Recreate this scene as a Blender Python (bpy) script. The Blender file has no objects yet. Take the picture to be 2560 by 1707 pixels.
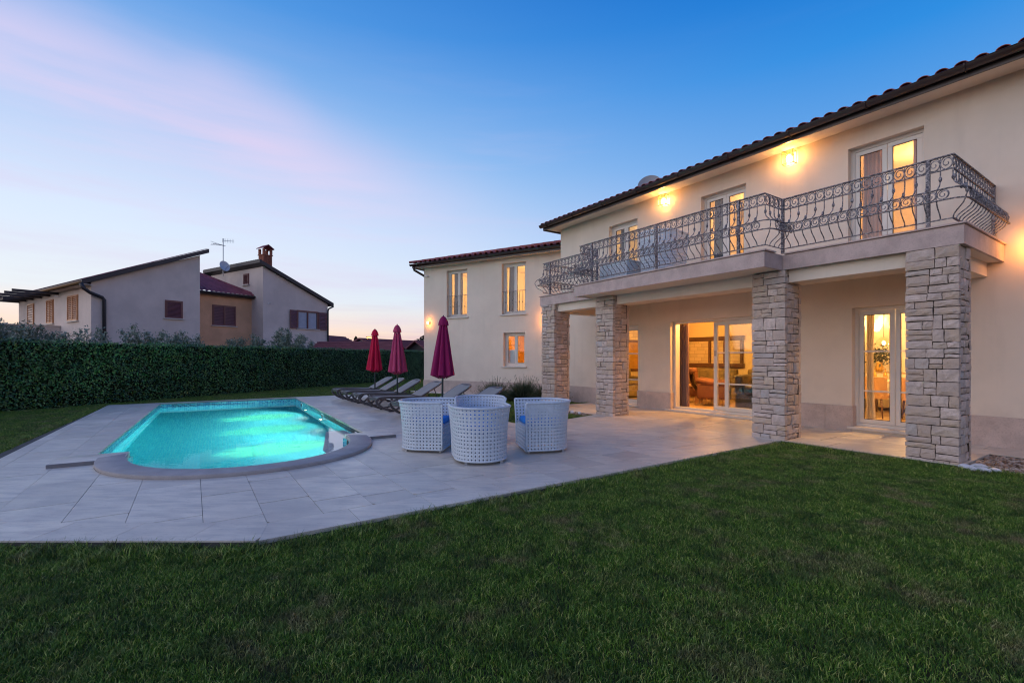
import bpy, bmesh, math, random
import numpy as np
from mathutils import Matrix, Vector, noise

random.seed(7)
np.random.seed(7)
rnd = random.Random(11)
PI = math.pi
R_ = math.radians
sc = bpy.context.scene
COL = sc.collection

# ------------------------------------------------------------------ camera
cam_d = bpy.data.cameras.new('camera')
cam_d.sensor_width = 36.0
cam_d.lens = 16.594
cam_d.shift_y = 0.0162
cam_d.clip_start = 0.05
cam_d.clip_end = 3000
cam = bpy.data.objects.new('camera', cam_d)
COL.objects.link(cam)
cam.location = (0, 0, 1.3)
cam.rotation_euler = (R_(90), 0, 0)
sc.camera = cam

# ------------------------------------------------------------------ render look
sc.render.engine = 'CYCLES'
sc.cycles.use_denoising = True
sc.cycles.filter_width = 1.15
sc.cycles.max_bounces = 8
sc.cycles.diffuse_bounces = 4
sc.cycles.glossy_bounces = 4
sc.cycles.transmission_bounces = 8
sc.cycles.transparent_max_bounces = 12
sc.cycles.sample_clamp_indirect = 4.0
sc.cycles.blur_glossy = 0.5
sc.cycles.caustics_refractive = True
sc.cycles.caustics_reflective = False
sc.view_settings.view_transform = 'Standard'
sc.view_settings.look = 'None'
sc.view_settings.gamma = 1
sc.view_settings.exposure = 0.35


# ------------------------------------------------------------------ node helpers
class NT:
    def __init__(s, tree):
        s.t = tree
        s.n = tree.nodes
        s.l = tree.links

    def add(s, typ, **kw):
        nd = s.n.new(typ)
        for k, v in kw.items():
            setattr(nd, k, v)
        return nd

    def put(s, sock, v):
        if isinstance(v, bpy.types.NodeSocket):
            s.l.new(v, sock)
        elif v is not None:
            if isinstance(v, (tuple, list)) and len(v) == 3 and sock.type == 'RGBA':
                v = (*v, 1)
            sock.default_value = v

    def math(s, op, a, b=None, c=None, clamp=False):
        nd = s.add('ShaderNodeMath', operation=op, use_clamp=clamp)
        s.put(nd.inputs[0], a)
        if b is not None:
            s.put(nd.inputs[1], b)
        if c is not None:
            s.put(nd.inputs[2], c)
        return nd.outputs[0]

    def vmath(s, op, a, b=None):
        nd = s.add('ShaderNodeVectorMath', operation=op)
        s.put(nd.inputs[0], a)
        if b is not None:
            s.put(nd.inputs[1], b)
        return nd.outputs['Value'] if op in ('DOT_PRODUCT', 'LENGTH') else nd.outputs[0]

    def mix(s, f, a, b, blend='MIX'):
        nd = s.add('ShaderNodeMix', data_type='RGBA', blend_type=blend)
        s.put(nd.inputs[0], f)
        s.put(nd.inputs[6], a)
        s.put(nd.inputs[7], b)
        return nd.outputs[2]

    def ramp(s, f, stops, interp='LINEAR'):
        nd = s.add('ShaderNodeValToRGB')
        cr = nd.color_ramp
        cr.interpolation = interp
        while len(cr.elements) < len(stops):
            cr.elements.new(0.5)
        for e, (p, c) in zip(cr.elements, stops):
            e.position = p
            e.color = (*c, 1) if len(c) == 3 else c
        s.put(nd.inputs[0], f)
        return nd.outputs[0]

    def step(s, v, a, b, lo=0.0, hi=1.0, smooth=True):
        nd = s.add('ShaderNodeMapRange', interpolation_type='SMOOTHSTEP' if smooth else 'LINEAR')
        s.put(nd.inputs[0], v)
        for i, x in enumerate((a, b, lo, hi)):
            nd.inputs[i + 1].default_value = x
        return nd.outputs[0]

    def noise(s, vec, scale, detail=3, rough=0.5, out='Fac'):
        nd = s.add('ShaderNodeTexNoise')
        if vec is not None:
            s.put(nd.inputs['Vector'], vec)
        nd.inputs['Scale'].default_value = scale
        nd.inputs['Detail'].default_value = detail
        nd.inputs['Roughness'].default_value = rough
        return nd.outputs[out]


def srgb(r, g, b):
    f = lambda c: (c / 255) / 12.92 if c / 255 <= 0.04045 else ((c / 255 + 0.055) / 1.055) ** 2.4
    return (f(r), f(g), f(b))


# ------------------------------------------------------------------ dusk sky
SUN_AZ = R_(-72)        # the sun went down just left of the frame
world = bpy.data.worlds.new('World')
sc.world = world
world.use_nodes = True
wt = NT(world.node_tree)
wt.n.clear()
tc = wt.add('ShaderNodeTexCoord')
D = tc.outputs['Generated']
sx = wt.add('ShaderNodeSeparateXYZ')
wt.put(sx.inputs[0], D)
zz = wt.math('MAXIMUM', sx.outputs[2], 0.0)
# closeness in azimuth to the sunset
hlen = wt.math('SQRT', wt.math('ADD', wt.math('MULTIPLY', sx.outputs[0], sx.outputs[0]), wt.math('ADD', wt.math('MULTIPLY', sx.outputs[1], sx.outputs[1]), 1e-5)))
ca = wt.math('DIVIDE', wt.math('ADD', wt.math('MULTIPLY', sx.outputs[0], math.sin(SUN_AZ)), wt.math('MULTIPLY', sx.outputs[1], math.cos(SUN_AZ))), hlen)
near = wt.step(ca, -0.45, 1.0)
S_FAR = [(0.0, srgb(192, 168, 190)), (0.05, srgb(190, 200, 218)), (0.13, srgb(170, 206, 230)), (0.24, srgb(138, 172, 222)), (0.36, srgb(92, 152, 216)),
         (0.48, srgb(44, 132, 210)), (0.60, srgb(8, 106, 194)), (1.0, srgb(2, 70, 150))]
S_NEAR = [(0.0, srgb(255, 200, 152)), (0.045, srgb(250, 216, 186)), (0.11, srgb(222, 228, 232)), (0.24, srgb(202, 220, 240)), (0.38, srgb(156, 190, 230)),
          (0.56, srgb(76, 142, 212)), (0.75, srgb(24, 100, 184)), (1.0, srgb(2, 62, 138))]
S_ANTI = [(0.0, srgb(168, 150, 176)), (0.08, srgb(226, 204, 204)), (0.20, srgb(226, 208, 216)), (0.34, srgb(150, 162, 210)), (0.55, srgb(40, 112, 190)), (1.0, srgb(2, 62, 138))]
far = wt.mix(wt.step(ca, -0.5, -0.95), wt.ramp(zz, S_FAR), wt.ramp(zz, S_ANTI))   # rosy arch opposite the sunset
base = wt.mix(near, far, wt.ramp(zz, S_NEAR))
# long soft pink cloud streak, a band along a great circle
def pdir(u, v):
    d = Vector(((u - 1280) / 1180, 1.0, (895 - v) / 1180))
    return d.normalized()
n1 = pdir(0, 0).cross(pdir(1000, 420)).normalized()
if n1.z < 0:
    n1 = -n1
wob = wt.noise(D, 2.2, 4, 0.5)
stretch = wt.add('ShaderNodeMapping')
wt.put(stretch.inputs[0], D)
stretch.inputs['Rotation'].default_value = (0.0, R_(-24), R_(20))
stretch.inputs['Scale'].default_value = (1.0, 1.0, 9.0)
wisps = wt.noise(stretch.outputs[0], 2.6, 5, 0.55)
dist = wt.math('ADD', wt.vmath('DOT_PRODUCT', D, tuple(n1)), wt.math('MULTIPLY', wt.math('SUBTRACT', wob, 0.5), 0.14))
ww_ = wt.step(wisps, 0.25, 0.75, -0.022, 0.022)
dist = wt.math('ADD', dist, ww_)
up = wt.math('MAXIMUM', wt.math('MULTIPLY', wt.step(dist, -0.40, -0.04), 0.5), wt.step(dist, -0.22, -0.03))
dn = wt.step(dist, -0.04, 0.09, 1.0, 0.0)
band = wt.math('MULTIPLY', wt.math('MULTIPLY', up, dn), wt.step(sx.outputs[0], -0.45, 0.12, 1.0, 0.0))
band = wt.math('MULTIPLY', band, wt.step(wisps, 0.25, 0.75, 0.55, 1.0))
c1 = wt.mix(wt.math('MULTIPLY', band, 0.66), base, srgb(222, 202, 228))
wis2 = wt.step(wt.noise(stretch.outputs[0], 1.3, 5, 0.6), 0.42, 0.70)
mask2 = wt.math('MULTIPLY', wt.math('MULTIPLY', wis2, wt.step(zz, 0.62, 0.15)), wt.step(sx.outputs[0], 0.0, 0.75, 1.0, 0.25))
c1 = wt.mix(wt.math('MULTIPLY', mask2, 0.42), c1, srgb(206, 190, 220))
# faint flat wisps close to the horizon
low = wt.add('ShaderNodeMapping')
wt.put(low.inputs[0], D)
low.inputs['Scale'].default_value = (2.0, 2.0, 30.0)
lw = wt.step(wt.noise(low.outputs[0], 1.7, 4, 0.55), 0.52, 0.72)
lowband = wt.math('MULTIPLY', wt.step(zz, 0.0, 0.17, 1.0, 0.0), lw)
c2 = wt.mix(wt.math('MULTIPLY', lowband, 0.45), c1, srgb(196, 168, 192))
# below the horizon the dim ground colour
c3 = wt.mix(wt.step(sx.outputs[2], -0.02, -0.005), (0.035, 0.035, 0.03), c2)
bg = wt.add('ShaderNodeBackground')
wt.put(bg.inputs[0], c3)
bg.inputs[1].default_value = 0.93
wo = wt.add('ShaderNodeOutputWorld')
wt.l.new(bg.outputs[0], wo.inputs[0])

# broad afterglow of the set sun: very soft, from the left
sun_d = bpy.data.lights.new('afterglow', 'SUN')
sun_d.energy = 0.85
sun_d.angle = R_(80)
sun_d.color = (1.0, 0.84, 0.73)
sun = bpy.data.objects.new('afterglow', sun_d)
COL.objects.link(sun)
_az, _el = R_(-124), R_(26)
_dv = Vector((math.sin(_az) * math.cos(_el), math.cos(_az) * math.cos(_el), math.sin(_el)))
sun.rotation_euler = _dv.to_track_quat('Z', 'Y').to_euler()
sun.location = _dv * 60


# ------------------------------------------------------------------ frames and mesh building
def frame(x, y, z=0.0, rz=0.0):
    return Matrix.Translation((x, y, z)) @ Matrix.Rotation(rz, 4, 'Z')


HF = frame(0, 0, 0, R_(-55.9))                    # house frame: x along the facade, y into the house
WF = frame(-3.53, 18.94, 0, R_(-30.2))            # wing frame
PF = HF @ frame(-8.02, 2.47, 0, R_(180 - 2.1))    # pool frame: x away from the camera, y across to the left
NF = frame(-21.4, 24.0, 0, R_(58))                # neighbouring house
GF = Matrix.Identity(4)
WM = {}


class MB:
    def __init__(s):
        s.v = []
        s.f = []

    def add(s, vs, fs):
        o = len(s.v)
        s.v += [tuple(p) for p in vs]
        s.f += [tuple(i + o for i in f) for f in fs]
        return s

    def box(s, x0, x1, y0, y1, z0, z1):
        return s.add([(x0, y0, z0), (x1, y0, z0), (x1, y1, z0), (x0, y1, z0), (x0, y0, z1), (x1, y0, z1), (x1, y1, z1), (x0, y1, z1)],
                     [(0, 3, 2, 1), (4, 5, 6, 7), (0, 1, 5, 4), (1, 2, 6, 5), (2, 3, 7, 6), (3, 0, 4, 7)])

    def cbox(s, x0, x1, y0, y1, z0, z1, c=0.01):
        """box with chamfered long edges"""
        m = MB().box(x0, x1, y0, y1, z0, z1)
        bm = bmesh.new()
        vs = [bm.verts.new(p) for p in m.v]
        for f in m.f:
            bm.faces.new([vs[i] for i in f])
        bmesh.ops.bevel(bm, geom=bm.edges[:], offset=c, segments=2, affect='EDGES', profile=0.6)
        bm.verts.index_update()
        s.add([v.co[:] for v in bm.verts], [[v.index for v in f.verts] for f in bm.faces])
        bm.free()
        return s

    def prism(s, poly, z0, z1):
        n = len(poly)
        vs = [(x, y, z0) for x, y in poly] + [(x, y, z1) for x, y in poly]
        fs = [tuple(range(n, 2 * n)), tuple(range(n - 1, -1, -1))] + [(i, (i + 1) % n, n + (i + 1) % n, n + i) for i in range(n)]
        return s.add(vs, fs)

    def tube(s, pts, r, n=6, caps=True, up=None, sq=None):
        """sweep along pts; r number or list; sq=(w,h) for a flat bar"""
        P = [Vector(p) for p in pts]
        k = len(P)
        rr = r if isinstance(r, (list, tuple)) else [r] * k
        T = []
        for i in range(k):
            a = P[max(i - 1, 0)]
            b = P[min(i + 1, k - 1)]
            T.append((b - a).normalized())
        ref = Vector(up) if up else (Vector((0, 0, 1)) if abs(T[0].z) < 0.9 else Vector((1, 0, 0)))
        rings = []
        U = (ref - T[0] * ref.dot(T[0])).normalized()
        for i in range(k):
            U = (U - T[i] * U.dot(T[i]))
            if U.length < 1e-6:
                U = T[i].orthogonal()
            U.normalize()
            V = T[i].cross(U)
            ring = []
            if sq:
                w, h = sq
                for a, b in ((-1, -1), (1, -1), (1, 1), (-1, 1)):
                    ring.append(P[i] + V * (a * w / 2 * rr[i]) + U * (b * h / 2 * rr[i]))
            else:
                for j in range(n):
                    t = 2 * PI * j / n
                    ring.append(P[i] + (V * math.cos(t) + U * math.sin(t)) * rr[i])
            rings.append(ring)
        m = len(rings[0])
        vs = [p for ring in rings for p in ring]
        fs = []
        for i in range(k - 1):
            for j in range(m):
                fs.append((i * m + j, i * m + (j + 1) % m, (i + 1) * m + (j + 1) % m, (i + 1) * m + j))
        if caps:
            fs.append(tuple(range(m - 1, -1, -1)))
            fs.append(tuple(range((k - 1) * m, k * m)))
        return s.add([p[:] for p in vs], fs)

    def lathe(s, prof, n=16, cx=0, cy=0, cz=0):
        k = len(prof)
        vs = []
        for r, z in prof:
            for j in range(n):
                t = 2 * PI * j / n
                vs.append((cx + r * math.cos(t), cy + r * math.sin(t), cz + z))
        fs = []
        for i in range(k - 1):
            for j in range(n):
                fs.append((i * n + j, i * n + (j + 1) % n, (i + 1) * n + (j + 1) % n, (i + 1) * n + j))
        fs.append(tuple(range(n - 1, -1, -1)))
        fs.append(tuple(range((k - 1) * n, k * n)))
        return s.add(vs, fs)

    def ball(s, c, rx, ry, rz, n=10, m=6, rot=0.0):
        vs = [(0, 0, -1)]
        for i in range(1, m):
            p = -PI / 2 + PI * i / m
            for j in range(n):
                t = 2 * PI * j / n
                vs.append((math.cos(p) * math.cos(t), math.cos(p) * math.sin(t), math.sin(p)))
        vs.append((0, 0, 1))
        fs = []
        for j in range(n):
            fs.append((0, 1 + (j + 1) % n, 1 + j))
            for i in range(m - 2):
                a = 1 + i * n
                fs.append((a + j, a + (j + 1) % n, a + n + (j + 1) % n, a + n + j))
            a = 1 + (m - 2) * n
            fs.append((a + j, a + (j + 1) % n, len(vs) - 1))
        cr, sr = math.cos(rot), math.sin(rot)
        out = []
        for x, y, z in vs:
            x, y, z = x * rx, y * ry, z * rz
            out.append((c[0] + x * cr - y * sr, c[1] + x * sr + y * cr, c[2] + z))
        return s.add(out, fs)

    def surf(s, fn, nu, nv, thick=None, closed_u=False):
        """grid surface fn(i/nu, j/nv)"""
        vs = [fn(i / nu, j / nv) for j in range(nv + 1) for i in range(nu + 1)]
        w = nu + 1
        fs = [(j * w + i, j * w + i + 1, (j + 1) * w + i + 1, (j + 1) * w + i) for j in range(nv) for i in range(nu)]
        return s.add(vs, fs)

    def xf(s, M):
        s.v = [tuple(M @ Vector(p)) for p in s.v]
        return s

    def mesh(s, name, m=None, smooth=False):
        me = bpy.data.meshes.new(name)
        me.from_pydata(s.v, [], s.f)
        if m is not None:
            me.materials.append(m)
        if smooth:
            me.polygons.foreach_set('use_smooth', [True] * len(me.polygons))
        me.update()
        return me


def tag(o, label=None, cat=None, group=None, kind=None):
    if label:
        o['label'] = label
    if cat:
        o['category'] = cat
    if group:
        o['group'] = group
    if kind:
        o['kind'] = kind
    return o


def thing(name, label, cat, F=GF, loc=(0, 0, 0), rz=0.0, group=None):
    o = bpy.data.objects.new(name, None)
    o.empty_display_size = 0.2
    COL.objects.link(o)
    M = F @ frame(loc[0], loc[1], loc[2], rz)
    o.matrix_world = M
    WM[o.name] = M
    return tag(o, label, cat, group)


def mk(name, mb, m, parent=None, F=None, smooth=False, auto=None, label=None, kind=None):
    """link mb as one object. F: frame its coordinates are in (None: the parent's own)."""
    if parent is not None and F is not None:
        mb.xf(WM[parent.name].inverted() @ F)
    elif parent is None and F is not None and F is not GF:
        mb.xf(F)
    me = mb.mesh(name, m, smooth)
    o = bpy.data.objects.new(name, me)
    COL.objects.link(o)
    if parent is not None:
        o.parent = parent
        WM[o.name] = WM[parent.name]
    else:
        WM[o.name] = GF
    if smooth and auto:
        me.set_sharp_from_angle(angle=R_(auto))
    return tag(o, label, None, None, kind)


def inst(name, me, parent, F, M, label=None):
    """a piece sharing mesh me, placed at M inside frame F, as a child of parent"""
    o = bpy.data.objects.new(name, me)
    COL.objects.link(o)
    o.parent = parent
    o.matrix_basis = WM[parent.name].inverted() @ F @ M
    WM[o.name] = F @ M
    if label:
        o['label'] = label
    return o


def copy_tree(o, parent=None):
    c = o.copy()
    COL.objects.link(c)
    c.parent = parent
    for ch in o.children:
        copy_tree(ch, c)
    return c


def place_copy(o, M, label, group=None):
    c = copy_tree(o)
    c.matrix_world = M
    c['label'] = label
    if group:
        c['group'] = group
    return c


# ------------------------------------------------------------------ materials
def newmat(name):
    m = bpy.data.materials.new(name)
    m.use_nodes = True
    t = NT(m.node_tree)
    b = t.n['Principled BSDF']
    return m, t, b


def pos(t):
    return t.add('ShaderNodeNewGeometry').outputs['Position']


def pm(name, col, rough=0.7, var=0.12, vs=3.0, bump=0.0, bs=60.0, bd=0.01, spec=0.5, metal=0.0, rand=0.0, col2=None, fine=0.0):
    """painted / mineral surface: broad tone drift, fine grain, bump"""
    m, t, b = newmat(name)
    P = pos(t)
    c2 = col2 if col2 else tuple(max(0, c * (1 - 2.2 * var)) for c in col)
    f = t.step(t.noise(P, vs, 4, 0.6), 0.3, 0.7)
    c = t.mix(f, col, c2)
    if fine:
        c = t.mix(t.math('MULTIPLY', t.step(t.noise(P, bs * 0.6, 3, 0.6), 0.45, 0.75), fine), c, tuple(x * 0.5 for x in col))
    if rand:
        r = t.add('ShaderNodeObjectInfo').outputs['Random']
        c = t.mix(t.math('MULTIPLY', r, rand), c, tuple(x * 0.6 for x in col))
    t.put(b.inputs['Base Color'], c)
    b.inputs['Roughness'].default_value = rough
    b.inputs['Specular IOR Level'].default_value = spec
    b.inputs['Metallic'].default_value = metal
    if bump:
        bn = t.add('ShaderNodeBump')
        bn.inputs['Strength'].default_value = bump
        bn.inputs['Distance'].default_value = bd
        t.put(bn.inputs['Height'], t.noise(P, bs, 4, 0.6))
        t.l.new(bn.outputs[0], b.inputs['Normal'])
    return m


def emi(name, col, strength):
    m, t, b = newmat(name)
    b.inputs['Base Color'].default_value = (*col, 1)
    b.inputs['Emission Color'].default_value = (*col, 1)
    b.inputs['Emission Strength'].default_value = strength
    return m


M = {}
M['stucco'] = pm('cream stucco', (0.76, 0.66, 0.55), 0.9, 0.05, 0.8, 0.5, 260, 0.004, 0.2)
def stucco_extra(m):
    t = NT(m.node_tree)
    b_ = t.n['Principled BSDF']
    src = b_.inputs['Base Color'].links[0].from_socket
    P = pos(t)
    mp = t.add('ShaderNodeMapping')
    t.put(mp.inputs[0], P)
    mp.inputs['Scale'].default_value = (1.6, 1.6, 0.16)
    s1 = t.step(t.noise(mp.outputs[0], 2.2, 5, 0.65), 0.5, 0.78)
    c = t.mix(t.math('MULTIPLY', s1, 0.16), src, (0.42, 0.37, 0.32))
    sp = t.add('ShaderNodeSeparateXYZ')
    t.put(sp.inputs[0], P)
    spl = t.math('MULTIPLY', t.step(sp.outputs[2], 0.45, 0.95, 1, 0), t.step(t.noise(P, 5, 4, 0.6), 0.35, 0.7))
    c = t.mix(t.math('MULTIPLY', spl, 0.14), c, (0.38, 0.32, 0.27))
    t.put(b_.inputs['Base Color'], c)


stucco_extra(M['stucco'])
M['ceil'] = pm('porch ceiling plaster', (0.76, 0.66, 0.545), 0.9, 0.03, 1.0, 0.1, 200, 0.003, 0.2)
M['slabedge'] = pm('rose grey limestone edge', (0.58, 0.45, 0.41), 0.7, 0.10, 5, 0.25, 90, 0.004, 0.3, fine=0.35)
M['plinth'] = pm('speckled limestone plinth', (0.58, 0.465, 0.41), 0.65, 0.10, 4, 0.2, 90, 0.003, 0.35, fine=0.45, rand=0.12)
M['sill'] = pm('pale stone sill', (0.62, 0.56, 0.50), 0.5, 0.06, 6, 0.1, 120, 0.002)
M['frame'] = pm('ivory window paint', (0.70, 0.66, 0.60), 0.35, 0.03, 3)
M['gutter'] = pm('brown coated metal', (0.045, 0.028, 0.025), 0.32, 0.1, 3, 0, spec=0.6)
M['seal'] = pm('black rubber seal', (0.015, 0.014, 0.013), 0.6, 0.0)
M['soil'] = pm('dark joint bed', (0.085, 0.078, 0.07), 0.95, 0.1, 6)
M['mortar'] = pm('dark mortar', (0.06, 0.05, 0.043), 0.95, 0.1, 8)  # dark tone of the joints and cores
M['plasticgrey'] = pm('taupe moulded plastic', (0.085, 0.075, 0.078), 0.38, 0.05, 5)
M['sling'] = pm('grey woven sling', (0.30, 0.29, 0.27), 0.75, 0.04, 5, 0.25, 400, 0.002)
M['rattan'] = pm('white woven rattan', (0.58, 0.65, 0.71), 0.5, 0.05, 20, 0.7, 170, 0.006)
M['brass'] = pm('lantern brass', (0.45, 0.28, 0.12), 0.4, 0.05)
M['steel'] = pm('brushed steel', (0.42, 0.42, 0.43), 0.35, 0.05, 8, metal=0.9)
M['bluefab'] = pm('bright blue cushion fabric', (0.01, 0.22, 0.68), 0.8, 0.05, 5, 0.2, 300, 0.002)
M['pole'] = pm('dark green grey pole', (0.035, 0.05, 0.055), 0.4, 0.05)
M['concrete'] = pm('grey concrete base', (0.28, 0.27, 0.26), 0.9, 0.1, 8, 0.3, 80)
M['white'] = pm('white enamel', (0.78, 0.78, 0.78), 0.4, 0.02)
M['nstucco'] = pm('weathered grey beige render', (0.74, 0.615, 0.535), 0.95, 0.07, 0.7, 0.5, 90, 0.01, 0.2)
stucco_extra(M['nstucco'])
M['norange'] = pm('ochre render', (0.76, 0.45, 0.27), 0.95, 0.08, 1.0, 0.5, 90, 0.01, 0.2)
M['ndark'] = pm('dark roof trim', (0.035, 0.03, 0.035), 0.5, 0.1)
M['nrooftile'] = pm('dusky red roof tile', (0.33, 0.085, 0.105), 0.7, 0.15, 2, 0.2, 60, 0.01, rand=0.3)
M['shutter'] = pm('dark brown shutter', (0.17, 0.055, 0.055), 0.38, 0.08, 5)
M['lshutter'] = pm('brown shutter with painted sunset glow', (0.52, 0.22, 0.09), 0.3, 0.08, 5)  # brown shutter with the orange sunset glow put into its colour
M['brick'] = pm('red brick', (0.36, 0.12, 0.07), 0.85, 0.15, 9, 0.4, 60, rand=0.4)
M['timber'] = pm('warm timber', (0.35, 0.19, 0.08), 0.6, 0.1, 6)
M['rtile'] = pm('terracotta roof tile', (0.46, 0.115, 0.085), 0.65, 0.18, 4, 0.3, 60, 0.01, rand=0.45)
M['bark'] = pm('grey bark', (0.10, 0.08, 0.06), 0.9, 0.2, 10, 0.5, 40)
M['oldroof'] = pm('far roof tiles', (0.25, 0.085, 0.10), 0.8, 0.1, 2)
M['farwall'] = pm('far pale wall', (0.42, 0.44, 0.50), 0.9, 0.05)
M['farmauve'] = pm('far mauve wall', (0.26, 0.16, 0.17), 0.9, 0.05)
M['green_plastic'] = pm('green plastic', (0.02, 0.16, 0.11), 0.5, 0.05)
# interiors
M['roomwall'] = pm('warm painted wall', (0.80, 0.64, 0.36), 0.85, 0.03, 1)
M['roomwhite'] = pm('cream painted wall', (0.80, 0.70, 0.52), 0.85, 0.03, 1)
M['floorwood'] = pm('polished floor', (0.52, 0.36, 0.20), 0.3, 0.1, 4)
M['curtainbrown'] = pm('mauve brown curtain', (0.22, 0.13, 0.11), 0.75, 0.05, 3)
M['curtaincream'] = pm('cream curtain', (0.70, 0.58, 0.42), 0.8, 0.04, 3)
M['curtainrose'] = pm('rose curtain', (0.60, 0.36, 0.32), 0.8, 0.04, 3)
M['curtaingrey'] = pm('slate blue curtain', (0.20, 0.22, 0.26), 0.8, 0.04, 3)
M['darkwood'] = pm('dark carved wood', (0.10, 0.045, 0.02), 0.5, 0.1, 12, 0.3, 60)
M['olivevelvet'] = pm('olive velvet', (0.17, 0.13, 0.055), 0.85, 0.2, 5, 0.1, 60)
M['rustvelvet'] = pm('rust brown velvet', (0.17, 0.065, 0.025), 0.8, 0.15, 5, 0.1, 60)
M['fringe'] = pm('gold thread fringe', (0.55, 0.33, 0.12), 0.7, 0.2, 30)
M['tanleather'] = pm('tan leather', (0.42, 0.24, 0.11), 0.5, 0.08, 5)
M['gold'] = pm('golden glass', (0.7, 0.42, 0.10), 0.2, 0.1, metal=0.6)
M['leafdark'] = pm('dark bouquet leaf', (0.03, 0.04, 0.02), 0.6, 0.2)
M['bulb'] = emi('warm bulb', (1.0, 0.62, 0.25), 60)
M['bulbsoft'] = emi('warm shade', (1.0, 0.55, 0.2), 9)
M['streetbulb'] = emi('sodium lamp', (1.0, 0.42, 0.08), 6)


def stone_mat(name, col, warm):
    m, t, b = newmat(name)
    P = pos(t)
    r = t.add('ShaderNodeObjectInfo').outputs['Random']
    c = t.ramp(r, [(0.0, col), (0.35, tuple(x * 0.84 for x in col)), (0.6, warm), (0.85, (0.60, 0.46, 0.34)), (1.0, (0.46, 0.43, 0.42))])
    c = t.mix(t.step(t.noise(P, 9, 5, 0.65), 0.35, 0.72), c, tuple(x * 0.66 for x in col))
    c = t.mix(t.math('MULTIPLY', t.step(t.noise(P, 55, 4, 0.7), 0.5, 0.75), 0.35), c, tuple(x * 0.5 for x in warm))
    t.put(b.inputs['Base Color'], c)
    b.inputs['Roughness'].default_value = 0.88
    b.inputs['Specular IOR Level'].default_value = 0.2
    h = t.math('ADD', t.noise(P, 26, 6, 0.65), t.math('MULTIPLY', t.noise(P, 120, 3, 0.6), 0.35))
    bn = t.add('ShaderNodeBump')
    bn.inputs['Strength'].default_value = 0.8
    bn.inputs['Distance'].default_value = 0.012
    t.put(bn.inputs['Height'], h)
    t.l.new(bn.outputs[0], b.inputs['Normal'])
    return m


M['stone'] = stone_mat('rough cut limestone', (0.70, 0.565, 0.49), (0.50, 0.38, 0.30))

# honed limestone paving with fossil streaks
def paving():
    m, t, b = newmat('honed limestone paving')
    P = pos(t)
    mp = t.add('ShaderNodeMapping')
    t.put(mp.inputs[0], P)
    mp.inputs['Rotation'].default_value = (0, 0, R_(55.9))
    mp.inputs['Scale'].default_value = (1.0, 5.0, 1.0)
    r = t.add('ShaderNodeObjectInfo').outputs['Random']
    c = t.mix(t.step(r, 0.0, 1.0, 0, 1, False), (0.80, 0.71, 0.58), (0.57, 0.505, 0.425))
    c = t.mix(t.step(t.noise(mp.outputs[0], 2.2, 6, 0.62), 0.35, 0.75), c, (0.54, 0.485, 0.42))
    c = t.mix(t.math('MULTIPLY', t.step(t.noise(mp.outputs[0], 14, 5, 0.7), 0.55, 0.70), 0.5), c, (0.30, 0.25, 0.20))
    c = t.mix(t.math('MULTIPLY', t.step(t.noise(P, 0.7, 4, 0.6), 0.42, 0.7), 0.35), c, (0.36, 0.32, 0.29))
    t.put(b.inputs['Base Color'], c)
    t.put(b.inputs['Roughness'], t.step(t.noise(P, 3.5, 4, 0.6), 0.3, 0.7, 0.28, 0.5))
    b.inputs['Specular IOR Level'].default_value = 0.45
    bn = t.add('ShaderNodeBump')
    bn.inputs['Strength'].default_value = 0.2
    bn.inputs['Distance'].default_value = 0.004
    t.put(bn.inputs['Height'], t.noise(mp.outputs[0], 30, 4, 0.6))
    t.l.new(bn.outputs[0], b.inputs['Normal'])
    return m


M['paving'] = paving()
M['coping'] = pm('bush hammered coping', (0.43, 0.395, 0.375), 0.75, 0.08, 5, 0.3, 140, 0.003, 0.3, fine=0.3)


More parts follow.
